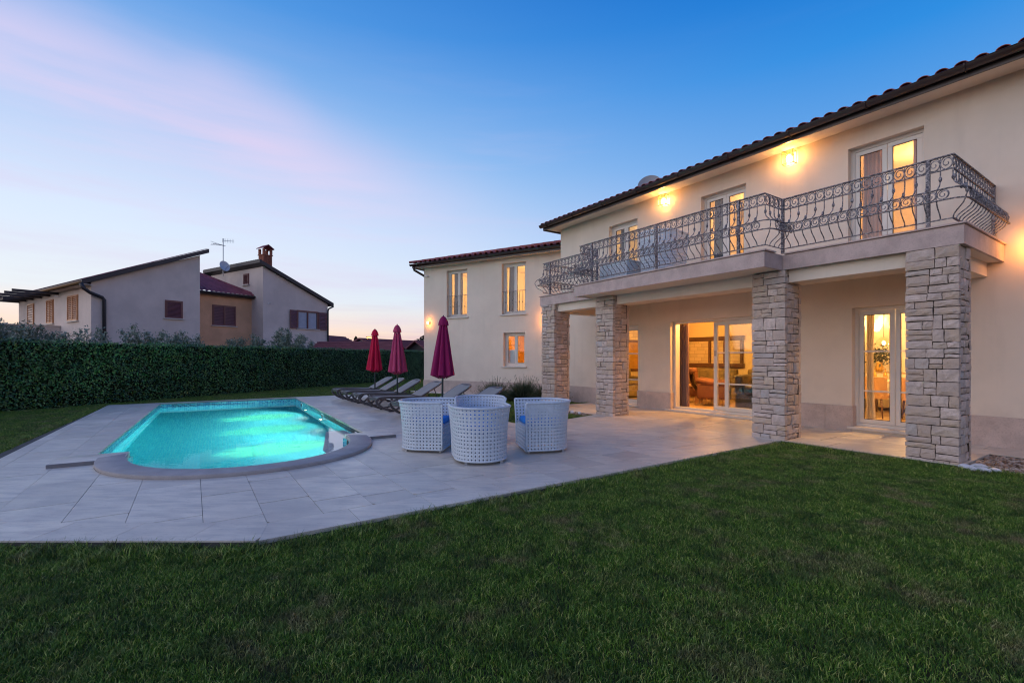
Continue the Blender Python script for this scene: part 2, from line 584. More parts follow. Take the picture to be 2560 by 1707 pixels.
def mosaic(name, vertical=False):
    m, t, b = newmat(name)
    P = pos(t)
    mp = t.add('ShaderNodeVectorMath', operation='MULTIPLY')
    # rotate into the pool's own axes, then cut into small squares
    mr = t.add('ShaderNodeMapping', vector_type='POINT')
    t.put(mr.inputs[0], P)
    mr.inputs['Rotation'].default_value = (0, 0, R_(55.9 + 2.1))
    s = 0.046
    sc_ = t.vmath('SCALE', mr.outputs[0])
    sc_.node.inputs['Scale'].default_value = 1 / s
    fl = t.vmath('FLOOR', t.vmath('ADD', sc_, (0.01, 0.02, 0.5)))
    fr = t.vmath('FRACTION', t.vmath('ADD', sc_, (0.01, 0.02, 0.5)))
    wn = t.add('ShaderNodeTexWhiteNoise', noise_dimensions='3D')
    t.put(wn.inputs[0], fl)
    w = wn.outputs['Value']
    c = t.ramp(w, [(0, (0.09, 0.56, 0.62)), (0.45, (0.11, 0.60, 0.65)), (0.8, (0.14, 0.64, 0.68)), (1.0, (0.07, 0.50, 0.60))], 'CONSTANT')
    # darker blue band of mosaic at the water line
    sp = t.add('ShaderNodeSeparateXYZ')
    t.put(sp.inputs[0], P)
    bnd = t.math('MULTIPLY', t.step(sp.outputs[2], -0.24, -0.235), t.step(sp.outputs[2], -0.02, -0.015, 1, 0))
    cb = t.ramp(w, [(0, (0.02, 0.20, 0.42)), (0.5, (0.05, 0.38, 0.52)), (0.8, (0.15, 0.55, 0.60))], 'CONSTANT')
    c = t.mix(t.math('MULTIPLY', bnd, 0.85), c, cb)
    se = t.add('ShaderNodeSeparateXYZ')
    t.put(se.inputs[0], fr)
    g = None
    for i in range(3):
        e = t.step(t.math('ABSOLUTE', t.math('SUBTRACT', se.outputs[i], 0.5)), 0.40, 0.47)
        # the axis across the face has a constant cell position: ignore it by the normal
        nr = t.add('ShaderNodeSeparateXYZ')
        mn = t.add('ShaderNodeMapping', vector_type='VECTOR')
        t.put(mn.inputs[0], t.add('ShaderNodeNewGeometry').outputs['True Normal'])
        mn.inputs['Rotation'].default_value = (0, 0, R_(55.9 + 2.1))
        t.put(nr.inputs[0], mn.outputs[0])
        e = t.math('MULTIPLY', e, t.step(t.math('ABSOLUTE', nr.outputs[i]), 0.5, 0.7, 1, 0))
        g = e if g is None else t.math('MAXIMUM', g, e)
    c = t.mix(g, c, (0.30, 0.62, 0.62))
    t.put(b.inputs['Base Color'], c)
    b.inputs['Roughness'].default_value = 0.25
    return m


M['mosaic'] = mosaic('turquoise glass mosaic')


def water():
    m, t, b = newmat('pool water')
    t.n.remove(b)
    out = t.n['Material Output']
    g = t.add('ShaderNodeBsdfGlass')
    g.inputs['IOR'].default_value = 1.33
    g.inputs['Roughness'].default_value = 0.0
    g.inputs['Color'].default_value = (1, 1, 1, 1)
    P = pos(t)
    bn = t.add('ShaderNodeBump')
    bn.inputs['Strength'].default_value = 0.07
    bn.inputs['Distance'].default_value = 0.02
    t.put(bn.inputs['Height'], t.noise(P, 3.2, 3, 0.5))
    t.l.new(bn.outputs[0], g.inputs['Normal'])
    t.l.new(g.outputs[0], out.inputs['Surface'])
    va = t.add('ShaderNodeVolumeAbsorption')
    va.inputs['Color'].default_value = (0.34, 0.89, 0.96, 1)
    va.inputs['Density'].default_value = 0.42
    t.l.new(va.outputs[0], out.inputs['Volume'])
    return m


M['water'] = water()


def glass(name='window glass', tint=(0.93, 0.95, 0.95)):
    m, t, b = newmat(name)
    t.n.remove(b)
    out = t.n['Material Output']
    tr = t.add('ShaderNodeBsdfTransparent')
    tr.inputs[0].default_value = (*tint, 1)
    gl = t.add('ShaderNodeBsdfGlossy')
    gl.inputs['Roughness'].default_value = 0.02
    fr = t.add('ShaderNodeFresnel')
    fr.inputs[0].default_value = 1.55
    mx = t.add('ShaderNodeMixShader')
    bf = t.math('SUBTRACT', 1.0, t.add('ShaderNodeNewGeometry').outputs['Backfacing'])
    t.put(mx.inputs[0], t.math('MULTIPLY', t.math('MULTIPLY', fr.outputs[0], 1.6, clamp=True), bf))
    t.l.new(tr.outputs[0], mx.inputs[1])
    t.l.new(gl.outputs[0], mx.inputs[2])
    t.l.new(mx.outputs[0], out.inputs['Surface'])
    return m


M['glass'] = glass()
M['lampglass'] = glass('lantern glass', (1, 0.96, 0.9))


def iron():
    m, t, b = newmat('whitewashed wrought iron')
    P = pos(t)
    f = t.step(t.noise(P, 34, 4, 0.7), 0.42, 0.62)
    c = t.mix(f, (0.085, 0.082, 0.10), (0.40, 0.36, 0.36))
    t.put(b.inputs['Base Color'], c)
    b.inputs['Roughness'].default_value = 0.6
    b.inputs['Metallic'].default_value = 0.15
    return m


M['iron'] = iron()


def leafmat(name, cols, rough=0.45, spec=0.5, vs=1.2, trans=0.15):
    m, t, b = newmat(name)
    P = pos(t)
    g = t.add('ShaderNodeNewGeometry')
    r = g.outputs['Random Per Island']
    st = [(i / (len(cols) - 1), c) for i, c in enumerate(cols)]
    c = t.ramp(r, st)
    c = t.mix(t.math('MULTIPLY', t.step(t.noise(P, vs, 3, 0.6), 0.35, 0.7), 0.5), c, tuple(x * 0.55 for x in cols[0]))
    t.put(b.inputs['Base Color'], c)
    b.inputs['Roughness'].default_value = rough
    b.inputs['Specular IOR Level'].default_value = spec
    return m


M['hedge'] = leafmat('glossy laurel leaves', [(0.012, 0.05, 0.010), (0.032, 0.11, 0.018), (0.07, 0.19, 0.034), (0.20, 0.36, 0.10)], 0.34, 0.55, 0.9)
M['olive'] = leafmat('silver olive leaves', [(0.11, 0.16, 0.10), (0.19, 0.25, 0.18), (0.33, 0.39, 0.31)], 0.55, 0.4)
M['lavender'] = leafmat('grey green lavender', [(0.05, 0.075, 0.04), (0.09, 0.12, 0.07), (0.16, 0.17, 0.11)], 0.7, 0.2)
M['cypress'] = leafmat('dark conifer', [(0.012, 0.02, 0.012), (0.03, 0.04, 0.025)], 0.7, 0.2)


def grassmat():
    m, t, b = newmat('mown lawn blades')
    P = pos(t)
    r = t.add('ShaderNodeNewGeometry').outputs['Random Per Island']
    green = t.ramp(r, [(0, (0.012, 0.040, 0.005)), (0.5, (0.060, 0.165, 0.014)), (0.82, (0.22, 0.37, 0.040)), (1.0, (0.64, 0.62, 0.20))])
    brown = t.ramp(r, [(0, (0.08, 0.07, 0.028)), (0.5, (0.25, 0.18, 0.085)), (1.0, (0.52, 0.40, 0.24))])
    n1_ = t.step(t.noise(P, 1.5, 5, 0.70), 0.49, 0.62)
    n2_ = t.step(t.noise(P, 5.0, 4, 0.6), 0.35, 0.7)
    f = t.math('MULTIPLY', n1_, t.math('ADD', t.math('MULTIPLY', n2_, 0.7), 0.15), clamp=True)
    c = t.mix(f, green, brown)
    c = t.mix(t.math('MULTIPLY', t.step(t.noise(P, 4.3, 5, 0.7), 0.42, 0.66), 0.60), c, (0.010, 0.030, 0.012))
    c = t.mix(t.math('MULTIPLY', t.step(t.noise(P, 9.0, 3, 0.6), 0.52, 0.66), 0.45), c, (0.12, 0.23, 0.04))
    t.put(b.inputs['Base Color'], c)
    b.inputs['Roughness'].default_value = 0.55
    b.inputs['Specular IOR Level'].default_value = 0.25
    return m


M['grass'] = grassmat()
M['lawnbase'] = pm('lawn thatch', (0.028, 0.042, 0.015), 0.95, 0.25, 2.0, 0.5, 60, 0.02, 0.1, col2=(0.05, 0.04, 0.022))


# ------------------------------------------------------------------ polygons
def clip(poly, a, b, keep_left=True):
    """clip poly by the line a->b; keep the left (or right) side"""
    out = []
    ex, ey = b[0] - a[0], b[1] - a[1]
    sd = lambda p: (ex * (p[1] - a[1]) - ey * (p[0] - a[0])) * (1 if keep_left else -1)
    n = len(poly)
    for i in range(n):
        p, q = poly[i], poly[(i + 1) % n]
        dp, dq = sd(p), sd(q)
        if dp >= 0:
            out.append(p)
        if (dp > 1e-9 and dq < -1e-9) or (dp < -1e-9 and dq > 1e-9):
            t = dp / (dp - dq)
            out.append((p[0] + t * (q[0] - p[0]), p[1] + t * (q[1] - p[1])))
    return out if len(out) >= 3 else []


def area(p):
    return 0.5 * sum(p[i][0] * p[(i + 1) % len(p)][1] - p[(i + 1) % len(p)][0] * p[i][1] for i in range(len(p)))


def ccw(p):
    return p if area(p) > 0 else p[::-1]


def inter(poly, conv):
    conv = ccw(conv)
    for i in range(len(conv)):
        if poly:
            poly = clip(poly, conv[i], conv[(i + 1) % len(conv)])
    return poly


def subtract(polys, hole):
    hole = ccw(hole)
    out = []
    for poly in polys:
        rem = poly
        for i in range(len(hole)):
            if not rem:
                break
            o = clip(rem, hole[i], hole[(i + 1) % len(hole)], False)
            if o and abs(area(o)) > 1e-5:
                out.append(o)
            rem = clip(rem, hole[i], hole[(i + 1) % len(hole)])
    return out


def to(F, G, p):
    v = G.inverted() @ F @ Vector((p[0], p[1], 0))
    return (v.x, v.y)


# deck outline (house frame, counter-clockwise)
DECK = [(-17.1, -1.93), (-5.42, -2.30), (-4.83, -1.14), (-3.80, 0.39), (-3.80, 7.72), (-7.95, 7.72), (-7.35, 5.35), (-17.1, 5.30)]
DECK[1] = (-4.83 - 0.5606 * 1.42, -1.14 - 0.828 * 1.42)
PORCH = [(-10.12, 7.72), (-1.68, 7.72), (-1.68, 9.74), (-10.12, 9.74)]
STRIP = [(-1.68, 9.0), (3.5, 9.0), (3.5, 9.74), (-1.68, 9.74)]
# pool outline (pool frame)
PL, PW = 8.70, 3.55
NS = 28
ARC_IN = [(-0.12 - 1.68 * math.sin(PI * i / NS) ** 0.92, 1.775 + 1.40 * math.cos(PI * i / NS)) for i in range(NS + 1)]
ARC_OUT = [(-0.30 - 1.80 * math.sin(PI * i / NS) ** 0.92, 1.775 + 1.68 * math.cos(PI * i / NS)) for i in range(NS + 1)]
POOL = [(0, 0), (PL, 0), (PL, PW), (0, PW), (0, 3.14)] + ARC_IN + [(0, 0.41)]
POOL_HOLES = [[to(PF, HF, p) for p in [(0, 0), (PL, 0), (PL, PW), (0, PW)]],
              [to(PF, HF, p) for p in [(0.0, 3.175)] + ARC_IN + [(0.0, 0.375)]]]
COP_HOLE = [to(PF, HF, p) for p in [(0.0, 3.455)] + ARC_OUT + [(0.0, 0.095)]]

# ------------------------------------------------------------------ ground
g = MB()
HOLE = (-16.9, -4.6, -1.7, 5.1)
big = 900.0
x0, x1, y0, y1 = HOLE
zl = -0.048
for a, b, c, d in ((-big, big, -big, y0), (-big, big, y1, big), (-big, x0, y0, y1), (x1, big, y0, y1)):
    g.add([(a, c, zl), (b, c, zl), (b, d, zl), (a, d, zl)], [(0, 1, 2, 3)])
mk('ground', g, M['lawnbase'], F=HF, kind='structure')

# bed under the paving
b = MB()
base_polys = subtract(subtract([DECK], POOL_HOLES[0]), POOL_HOLES[1])
ci = 0
def cdecomp(poly):
    return [poly]
# DECK is concave at its right side: cut it in convex pieces first
DECKC = [[(-17.1, -1.93), DECK[1], DECK[2], DECK[3], (-3.80, 5.35), (-7.35, 5.35), (-17.1, 5.30)],
         [(-7.35, 5.35), (-3.80, 5.35), (-3.80, 7.72), (-7.95, 7.72)]]
for pc in DECKC:
    for p in subtract(subtract([pc], POOL_HOLES[0]), POOL_HOLES[1]):
        b.prism(ccw(p), -0.12, -0.012)
b.prism(PORCH, -0.14, -0.012)
b.prism(STRIP, -0.14, -0.012)
mk('paving_bed', b, M['soil'], F=HF, kind='structure')

terrace = thing('terrace', 'pale limestone terrace round the pool', 'terrace', HF, (-8, 3, 0))
terrace['kind'] = 'structure'
porch = thing('porch_floor', 'limestone floor of the porch', 'porch floor', HF, (-5, 8.5, 0))
porch['kind'] = 'structure'


def slab(parent, polys, name='paving_slab', th=0.03, z=0.0, gap=0.0035):
    polys = [p for p in polys if len(p) >= 3 and abs(area(p)) > 1e-3]
    if not polys:
        return 0
    mb = MB()
    zj = z + rnd.uniform(-0.0012, 0.0008)
    for p in polys:
        mb.prism(ccw(p), zj - th, zj)
    mk(name, mb, M['paving'], parent, HF)
    return 1


GAP = 0.0019
def strips(parent, region, holes, lo, hi, slo, shi, widths, lens, seed, along='s'):
    r = random.Random(seed)
    n = 0
    d = lo
    while d < hi:
        w = r.choice(widths)
        s = slo - r.uniform(0, 0.9)
        while s < shi:
            L = r.uniform(*lens)
            G2_ = GAP * 2.8
            q = [(s + G2_, d + GAP), (s + L - G2_, d + GAP), (s + L - G2_, d + w - GAP), (s + G2_, d + w - GAP)]
            if along == 'd':
                q = [(y, x) for x, y in q]
            out = []
            for reg in region:
                p = inter(ccw(q), reg)
                if p:
                    ps = [p]
                    for h in holes:
                        ps = subtract(ps, h)
                    out += ps
            n += slab(parent, out)
            s += L
        d += w
    return n


def offset_in(p, q, w):
    dx, dy = q[0] - p[0], q[1] - p[1]
    L = math.hypot(dx, dy)
    nx, ny = -dy / L * w, dx / L * w
    return (p[0] + nx, p[1] + ny), (q[0] + nx, q[1] + ny)


def isect(a, b, c, d):
    x1, y1, x2, y2, x3, y3, x4, y4 = *a, *b, *c, *d
    den = (x1 - x2) * (y3 - y4) - (y1 - y2) * (x3 - x4)
    return (((x1 * y2 - y1 * x2) * (x3 - x4) - (x1 - x2) * (x3 * y4 - y3 * x4)) / den,
            ((x1 * y2 - y1 * x2) * (y3 - y4) - (y1 - y2) * (x3 * y4 - y3 * x4)) / den)


BW = 0.37
e1 = offset_in(DECK[1], DECK[2], BW)
e2 = offset_in(DECK[2], DECK[3], BW) if False else None
e3 = offset_in(DECK[3], (-3.80, 7.72), BW)
NI = isect(*e1, *e3)                               # mitre of the two borders
FARP = e1[0]
inner = [(-17.1, -1.93), (FARP[0] - 0.12, -2.28), FARP, NI, (-3.80 - BW, 5.35), (-7.35, 5.35), (-17.1, 5.30)]
inner = [(-17.1, -1.93), (FARP[0], FARP[1]), NI, (-3.80 - BW, 5.35), (-7.35, 5.35), (-17.1, 5.30)]
inner2 = [(-7.35, 5.35), (-3.80 - BW, 5.35), (-3.80 - BW, 7.72), (-7.95, 7.72)]
HO = [POOL_HOLES[0], COP_HOLE]
nd = strips(terrace, [inner, inner2], HO, -2.3, 7.72, -17.1, -3.8, [0.34, 0.51, 0.42, 0.60], (0.62, 1.25), 5)
# border slabs along the two near edges
def border(a, b, w, ia, ib, seed, lens):
    r = random.Random(seed)
    L = math.hypot(b[0] - a[0], b[1] - a[1])
    dx, dy = (b[0] - a[0]) / L, (b[1] - a[1]) / L
    reg = ccw([a, b, ib, ia])
    t, n = 0.0, 0
    while t < L:
        l = r.uniform(*lens)
        q = [(a[0] + dx * (t + GAP) - dy * -0.05, a[1] + dy * (t + GAP) + dx * -0.05)]
        p0 = (a[0] + dx * (t + GAP), a[1] + dy * (t + GAP))
        p1 = (a[0] + dx * (t + l - GAP), a[1] + dy * (t + l - GAP))
        nx, ny = -dy, dx
        q = [(p0[0] - nx * 0.1, p0[1] - ny * 0.1), (p1[0] - nx * 0.1, p1[1] - ny * 0.1), (p1[0] + nx * (w - GAP), p1[1] + ny * (w - GAP)), (p0[0] + nx * (w - GAP), p0[1] + ny * (w - GAP))]
        n += slab(terrace, [inter(ccw(q), reg)])
        t += l
    return n


nd += border(DECK[1], DECK[3], BW, FARP, NI, 3, (0.5, 0.6))
nd += border(DECK[3], (-3.80, 7.72), BW, NI, (-3.80 - BW, 7.72), 4, (0.62, 1.05))
strips(porch, [PORCH], [], 7.72, 9.74, -10.12, -1.68, [0.5, 0.62], (0.9, 1.3), 8)
strips(porch, [STRIP], [], 9.0, 9.74, -1.68, 3.5, [0.74], (0.9, 1.2), 9)

# ------------------------------------------------------------------ pool
M['riser'] = pm('stone edge with painted shade', (0.24, 0.225, 0.22), 0.85, 0.1, 6, 0.3, 120, 0.003, 0.2)  # riser colour darkened to stand in for the shade on it
pool = thing('swimming_pool', 'sunken mosaic pool with a rounded near end, lit turquoise from within', 'swimming pool', PF, (4, 1.77, 0))
n = len(POOL)
sh = MB()
ZB = -1.35
PO = POOL
for i in range(n):
    a, c = PO[i], PO[(i + 1) % n]
    sh.add([(a[0], a[1], -0.02), (c[0], c[1], -0.02), (c[0], c[1], ZB), (a[0], a[1], ZB)], [(0, 1, 2, 3)])
mk('wall', sh, M['mosaic'], pool, PF)
fl = MB()
fl.add([(x, y, ZB) for x, y in PO], [tuple(range(n))])
mk('floor', fl, M['mosaic'], pool, PF)
# stone edge of the long sides and the far side: thin lip just below paving level
lip = MB()
for i in range(3):
    a, c = PO[i], PO[i + 1]
    L = math.hypot(c[0] - a[0], c[1] - a[1])
    dx, dy = (c[0] - a[0]) / L, (c[1] - a[1]) / L
    lip.add([(a[0], a[1], 0.0015), (c[0], c[1], 0.0015), (c[0], c[1], -0.035), (a[0], a[1], -0.035)], [(0, 1, 2, 3)])
mk('rim', lip, M['coping'], pool, PF)
ZW = -0.135
cxm = sum(p[0] for p in PO) / n
wo_ = [(x + (0.006 if x > 4 else -0.006), y + (0.006 if y > 1.77 else -0.006)) for x, y in PO]
wm = MB()
wm.add([(x, y, ZW) for x, y in wo_] + [(x, y, ZB - 0.02) for x, y in wo_],
       [tuple(range(n)), tuple(range(2 * n - 1, n - 1, -1))] + [(i, n + i, n + (i + 1) % n, (i + 1) % n) for i in range(n)])
o = mk('water', wm, M['water'], pool, PF, kind=None)
bm_ = bmesh.new(); bm_.from_mesh(o.data); bmesh.ops.recalc_face_normals(bm_, faces=bm_.faces); bm_.to_mesh(o.data); bm_.free()
# raised coping: arc pieces and the two straight wings
segs = [(0, 8), (8, 14), (14, 20), (20, 28)]
for a, c in segs:
    mb = MB()
    ps_i = ARC_IN[a:c + 1]
    ps_o = ARC_OUT[a:c + 1]
    prof = []
    for (ix, iy), (ox, oy) in zip(ps_i, ps_o):
        dx, dy = ox - ix, oy - iy
        L = math.hypot(dx, dy)
        ux, uy = dx / L, dy / L
        prof.append([(ix, iy, -0.035), (ix - ux * 0.012, iy - uy * 0.012, -0.02), (ix - ux * 0.018, iy - uy * 0.018, 0.012), (ix - ux * 0.008, iy - uy * 0.008, 0.036), (ix + ux * 0.012, iy + uy * 0.012, 0.045),
                     (ox - ux * 0.008, oy - uy * 0.008, 0.045), (ox - ux * 0.001, oy - uy * 0.001, 0.040), (ox, oy, 0.015), (ox - ux * 0.006, oy - uy * 0.006, -0.004), (ox - ux * 0.02, oy - uy * 0.02, -0.01)])
    k = len(prof[0])
    vs = [p for r in prof for p in r]
    fs = [(i * k + j, i * k + j + 1, (i + 1) * k + j + 1, (i + 1) * k + j) for i in range(len(prof) - 1) for j in range(k - 1)]
    fs += [tuple(range(k)), tuple(range((len(prof) - 1) * k + k - 1, (len(prof) - 1) * k - 1, -1))]
    mb.add(vs, fs)
    if a:
        pass
    mk('coping', mb, M['coping'], pool, PF, smooth=True, auto=40)
for ya, yb in ((3.17, 3.88), (-0.32, 0.38)):
    mb = MB()
    mb.cbox(-0.484, 0.012, ya, yb, -0.028, 0.0445, 0.003)
    mk('coping', mb, M['paving'], pool, PF, smooth=True, auto=40)
    mk('riser', MB().cbox(-0.512, -0.485, ya, yb, -0.028, 0.0435, 0.003), M['riser'], pool, PF)
# lamps set in the right-hand wall, skimmers
for x in (1.85, 4.1, 6.4):
    mb = MB().lathe([(0.0, 0.0), (0.085, 0.0), (0.085, 0.02), (0.06, 0.03), (0.0, 0.032)], 16)
    mb.xf(Matrix.Translation((x, 0.0, -0.52)) @ Matrix.Rotation(R_(-90), 4, 'X'))
    mk('pool_lamp', mb, M['white'], pool, PF)
    mb = MB().lathe([(0.0, 0.033), (0.05, 0.033), (0.045, 0.045), (0.0, 0.05)], 16)
    mb.xf(Matrix.Translation((x, 0.0, -0.52)) @ Matrix.Rotation(R_(-90), 4, 'X'))
    mk('pool_lamp_lens', mb, M['bulb'], pool, PF)
    ld = bpy.data.lights.new('pool_light', 'SPOT')
    ld.energy = 360
    ld.color = (1.0, 0.96, 0.84)
    ld.spot_size = R_(155)
    ld.spot_blend = 0.6
    ld.shadow_soft_size = 0.05
    lo = bpy.data.objects.new('pool_light', ld)
    COL.objects.link(lo)
    lo.parent = pool
    dv = Vector((-0.12, 1.0, -0.22)).normalized()
    Mw = PF @ Matrix.Translation((x, 0.09, -0.52)) @ (-dv).to_track_quat('Z', 'Y').to_matrix().to_4x4()
    lo.matrix_basis = WM[pool.name].inverted() @ Mw
    ld2 = bpy.data.lights.new('pool_light_beam', 'SPOT')
    ld2.energy = 4200
    ld2.color = (1.0, 0.86, 0.38)
    ld2.spot_size = R_(52)
    ld2.spot_blend = 0.7
    ld2.shadow_soft_size = 0.03
    ld2.use_nodes = True
    lt = NT(ld2.node_tree)
    em_ = [q for q in lt.n if q.type == 'EMISSION'][0]
    ltc = lt.add('ShaderNodeTexCoord')
    lmp = lt.add('ShaderNodeMapping')
    lt.put(lmp.inputs[0], ltc.outputs['Normal'])
    lmp.inputs['Scale'].default_value = (9.0, 1.6, 1.0)
    lmp.inputs['Location'].default_value = (x, x * 2, 0)
    lt.put(em_.inputs['Strength'], lt.step(lt.noise(lmp.outputs[0], 1.6, 3, 0.5), 0.38, 0.62, 0.15, 1.5))
    lo2 = bpy.data.objects.new('pool_light_beam', ld2)
    COL.objects.link(lo2)
    lo2.parent = pool
    dv = Vector((-0.20, 1.0, -1.05)).normalized()
    lo2.matrix_basis = WM[pool.name].inverted() @ PF @ Matrix.Translation((x, 0.09, -0.52)) @ (-dv).to_track_quat('Z', 'Y').to_matrix().to_4x4()
for x in (0.75, 4.1, 7.4):
    mb = MB()
    mb.box(x - 0.13, x + 0.13, -0.002, 0.006, -0.19, -0.06)
    mk('skimmer', mb, M['white'], pool, PF)
    mb = MB()
    mb.box(x - 0.10, x + 0.10, -0.002, 0.010, -0.17, -0.08)
    mk('skimmer_flap', mb, M['seal'], pool, PF)
# white slab added underwater in the near right corner, standing for a bright reflection
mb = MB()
slab_outline = [(1.70, 0.012), (1.70, 0.36), (-0.22, 0.76), (-0.80, 0.76), (-0.72, 0.60), (-0.30, 0.43), (0.01, 0.42), (0.01, 0.012)]
mb.prism(ccw(slab_outline), -0.24, -0.19)
mk('reflection_slab', mb, M['white'], pool, PF)


# ------------------------------------------------------------------ lawn
def seg_dist(px, py, a, b):
    ax, ay = a
    bx, by = b
    dx, dy = bx - ax, by - ay
    t = np.clip(((px - ax) * dx + (py - ay) * dy) / (dx * dx + dy * dy), 0, 1)
    return np.hypot(px - ax - t * dx, py - ay - t * dy)


def inside(px, py, poly):
    r = np.zeros(px.shape, bool)
    n = len(poly)
    for i in range(n):
        xa, ya = poly[i]
        xb, yb = poly[(i + 1) % n]
        c = ((ya > py) != (yb > py)) & (px < (xb - xa) * (py - ya) / (yb - ya + 1e-12) + xa)
        r ^= c
    return r


def sdist(px, py, poly):
    d = np.full(px.shape, 1e9)
    for i in range(len(poly)):
        d = np.minimum(d, seg_dist(px, py, poly[i], poly[(i + 1) % len(poly)]))
    return np.where(inside(px, py, poly), -d, d)


PEB_R = [(-1.66, 7.86), (3.5, 7.86), (3.5, 9.0), (-1.66, 9.0)]
PEB_L = [(-10.0, 7.40), (-8.0, 7.40), (-7.95, 7.72), (-10.0, 7.72)]
wf = lambda x, y: to(WF, HF, (x, y))
WING_FOOT = [wf(-0.05, -0.45), wf(6.4, -0.45), wf(6.4, 8), wf(-0.05, 8)]
MAIN_FOOT = [(-11.65, 9.7), (8, 9.7), (8, 20), (-11.65, 20)]
blocks = [ccw(DECK), PORCH, STRIP, PEB_R, PEB_L, ccw(WING_FOOT), MAIN_FOOT]


def lawn_points(cell, xr, yr, margin, seed):
    rs = np.random.RandomState(seed)
    xs = np.arange(xr[0], xr[1], cell)
    ys = np.arange(yr[0], yr[1], cell)
    X, Y = np.meshgrid(xs, ys)
    X = X.ravel() + rs.uniform(-0.45, 0.45, X.size) * cell
    Y = Y.ravel() + rs.uniform(-0.45, 0.45, Y.size) * cell
    # only what the picture can see (plus a margin)
    ok = (np.abs(X) < 1.085 * Y + 3.2) & (Y > 0.3)
    X, Y = X[ok], Y[ok]
    c, s = math.cos(R_(55.9)), math.sin(R_(55.9))
    hx, hy = c * X - s * Y, s * X + c * Y
    k = np.ones(X.shape, bool)
    for p in blocks:
        k &= sdist(hx, hy, p) > margin
    # stop at the hedge line
    hd = (X + 12.7) * 0.938 - (Y - 11.7) * 0.345
    k &= hd > 0.05
    return np.stack([X[k], Y[k]], 1)


def blade_patch(name, radius, count, hgt, wid, seed, segs=2):
    rs = np.random.RandomState(seed)
    V, Fc = [], []
    for i in range(count):
        a = rs.uniform(0, 2 * PI)
        r = radius * math.sqrt(rs.uniform(0, 1))
        x, y = r * math.cos(a), r * math.sin(a)
        yaw = rs.uniform(0, 2 * PI)
        h = hgt * rs.uniform(0.5, 1.15)
        lean = h * rs.uniform(0.2, 1.3)
        la = rs.uniform(0, 2 * PI)
        w = wid * rs.uniform(0.6, 1.2)
        cx, sy = math.cos(yaw) * w / 2, math.sin(yaw) * w / 2
        lx, ly = math.cos(la) * lean, math.sin(la) * lean
        o = len(V)
        V.append((x - cx, y - sy, -0.005)); V.append((x + cx, y + sy, -0.005))
        V.append((x + lx * 0.35 + cx * 0.8, y + ly * 0.35 + sy * 0.8, h * 0.6)); V.append((x + lx * 0.35 - cx * 0.8, y + ly * 0.35 - sy * 0.8, h * 0.6))
        V.append((x + lx, y + ly, h * 0.95))
        Fc.append((o, o + 1, o + 2, o + 3)); Fc.append((o + 3, o + 2, o + 4))
    me = bpy.data.meshes.new(name)
    me.from_pydata(V, [], Fc)
    me.materials.append(M['grass'])
    return me


def scatter(name, pts, z, patches, seed, smin=0.85, smax=1.2):
    """one 'stuff' object: patches instanced on points by geometry nodes"""
    me = bpy.data.meshes.new(name)
    me.from_pydata([(x, y, z) for x, y in pts], [], [])
    o = bpy.data.objects.new(name, me)
    COL.objects.link(o)
    ng = bpy.data.node_groups.new(name + '_nodes', 'GeometryNodeTree')
    ng.interface.new_socket('Geometry', in_out='INPUT', socket_type='NodeSocketGeometry')
    ng.interface.new_socket('Geometry', in_out='OUTPUT', socket_type='NodeSocketGeometry')
    N = ng.nodes
    gi, go = N.new('NodeGroupInput'), N.new('NodeGroupOutput')
    join = N.new('GeometryNodeJoinGeometry')
    for k, pme in enumerate(patches):
        po = bpy.data.objects.new(pme.name, pme)   # never linked: only a source mesh
        oi = N.new('GeometryNodeObjectInfo')
        oi.inputs['Object'].default_value = po
        ip = N.new('GeometryNodeInstanceOnPoints')
        rnd_i = N.new('FunctionNodeRandomValue'); rnd_i.data_type = 'INT'
        rnd_i.inputs[4].default_value = 0
        rnd_i.inputs[5].default_value = len(patches) - 1
        rnd_i.inputs['Seed'].default_value = seed
        cmp_ = N.new('FunctionNodeCompare'); cmp_.data_type = 'INT'; cmp_.operation = 'EQUAL'
        ng.links.new(rnd_i.outputs[2], cmp_.inputs[2])
        cmp_.inputs[3].default_value = k
        rr = N.new('FunctionNodeRandomValue'); rr.data_type = 'FLOAT_VECTOR'
        rr.inputs[0].default_value = (0, 0, 0)
        rr.inputs[1].default_value = (0, 0, 2 * PI)
        rr.inputs['Seed'].default_value = seed + 5
        rs_ = N.new('FunctionNodeRandomValue'); rs_.data_type = 'FLOAT'
        rs_.inputs[2].default_value = smin
        rs_.inputs[3].default_value = smax
        rs_.inputs['Seed'].default_value = seed + 9
        ng.links.new(gi.outputs[0], ip.inputs['Points'])
        ng.links.new(cmp_.outputs[0], ip.inputs['Selection'])
        ng.links.new(oi.outputs['Geometry'], ip.inputs['Instance'])
        ng.links.new(rr.outputs[0], ip.inputs['Rotation'])
        ng.links.new(rs_.outputs[1], ip.inputs['Scale'])
        ng.links.new(ip.outputs[0], join.inputs[0])
    ng.links.new(join.outputs[0], go.inputs[0])
    md = o.modifiers.new('scatter', 'NODES')
    md.node_group = ng
    o['kind'] = 'stuff'
    WM[o.name] = GF
    return o


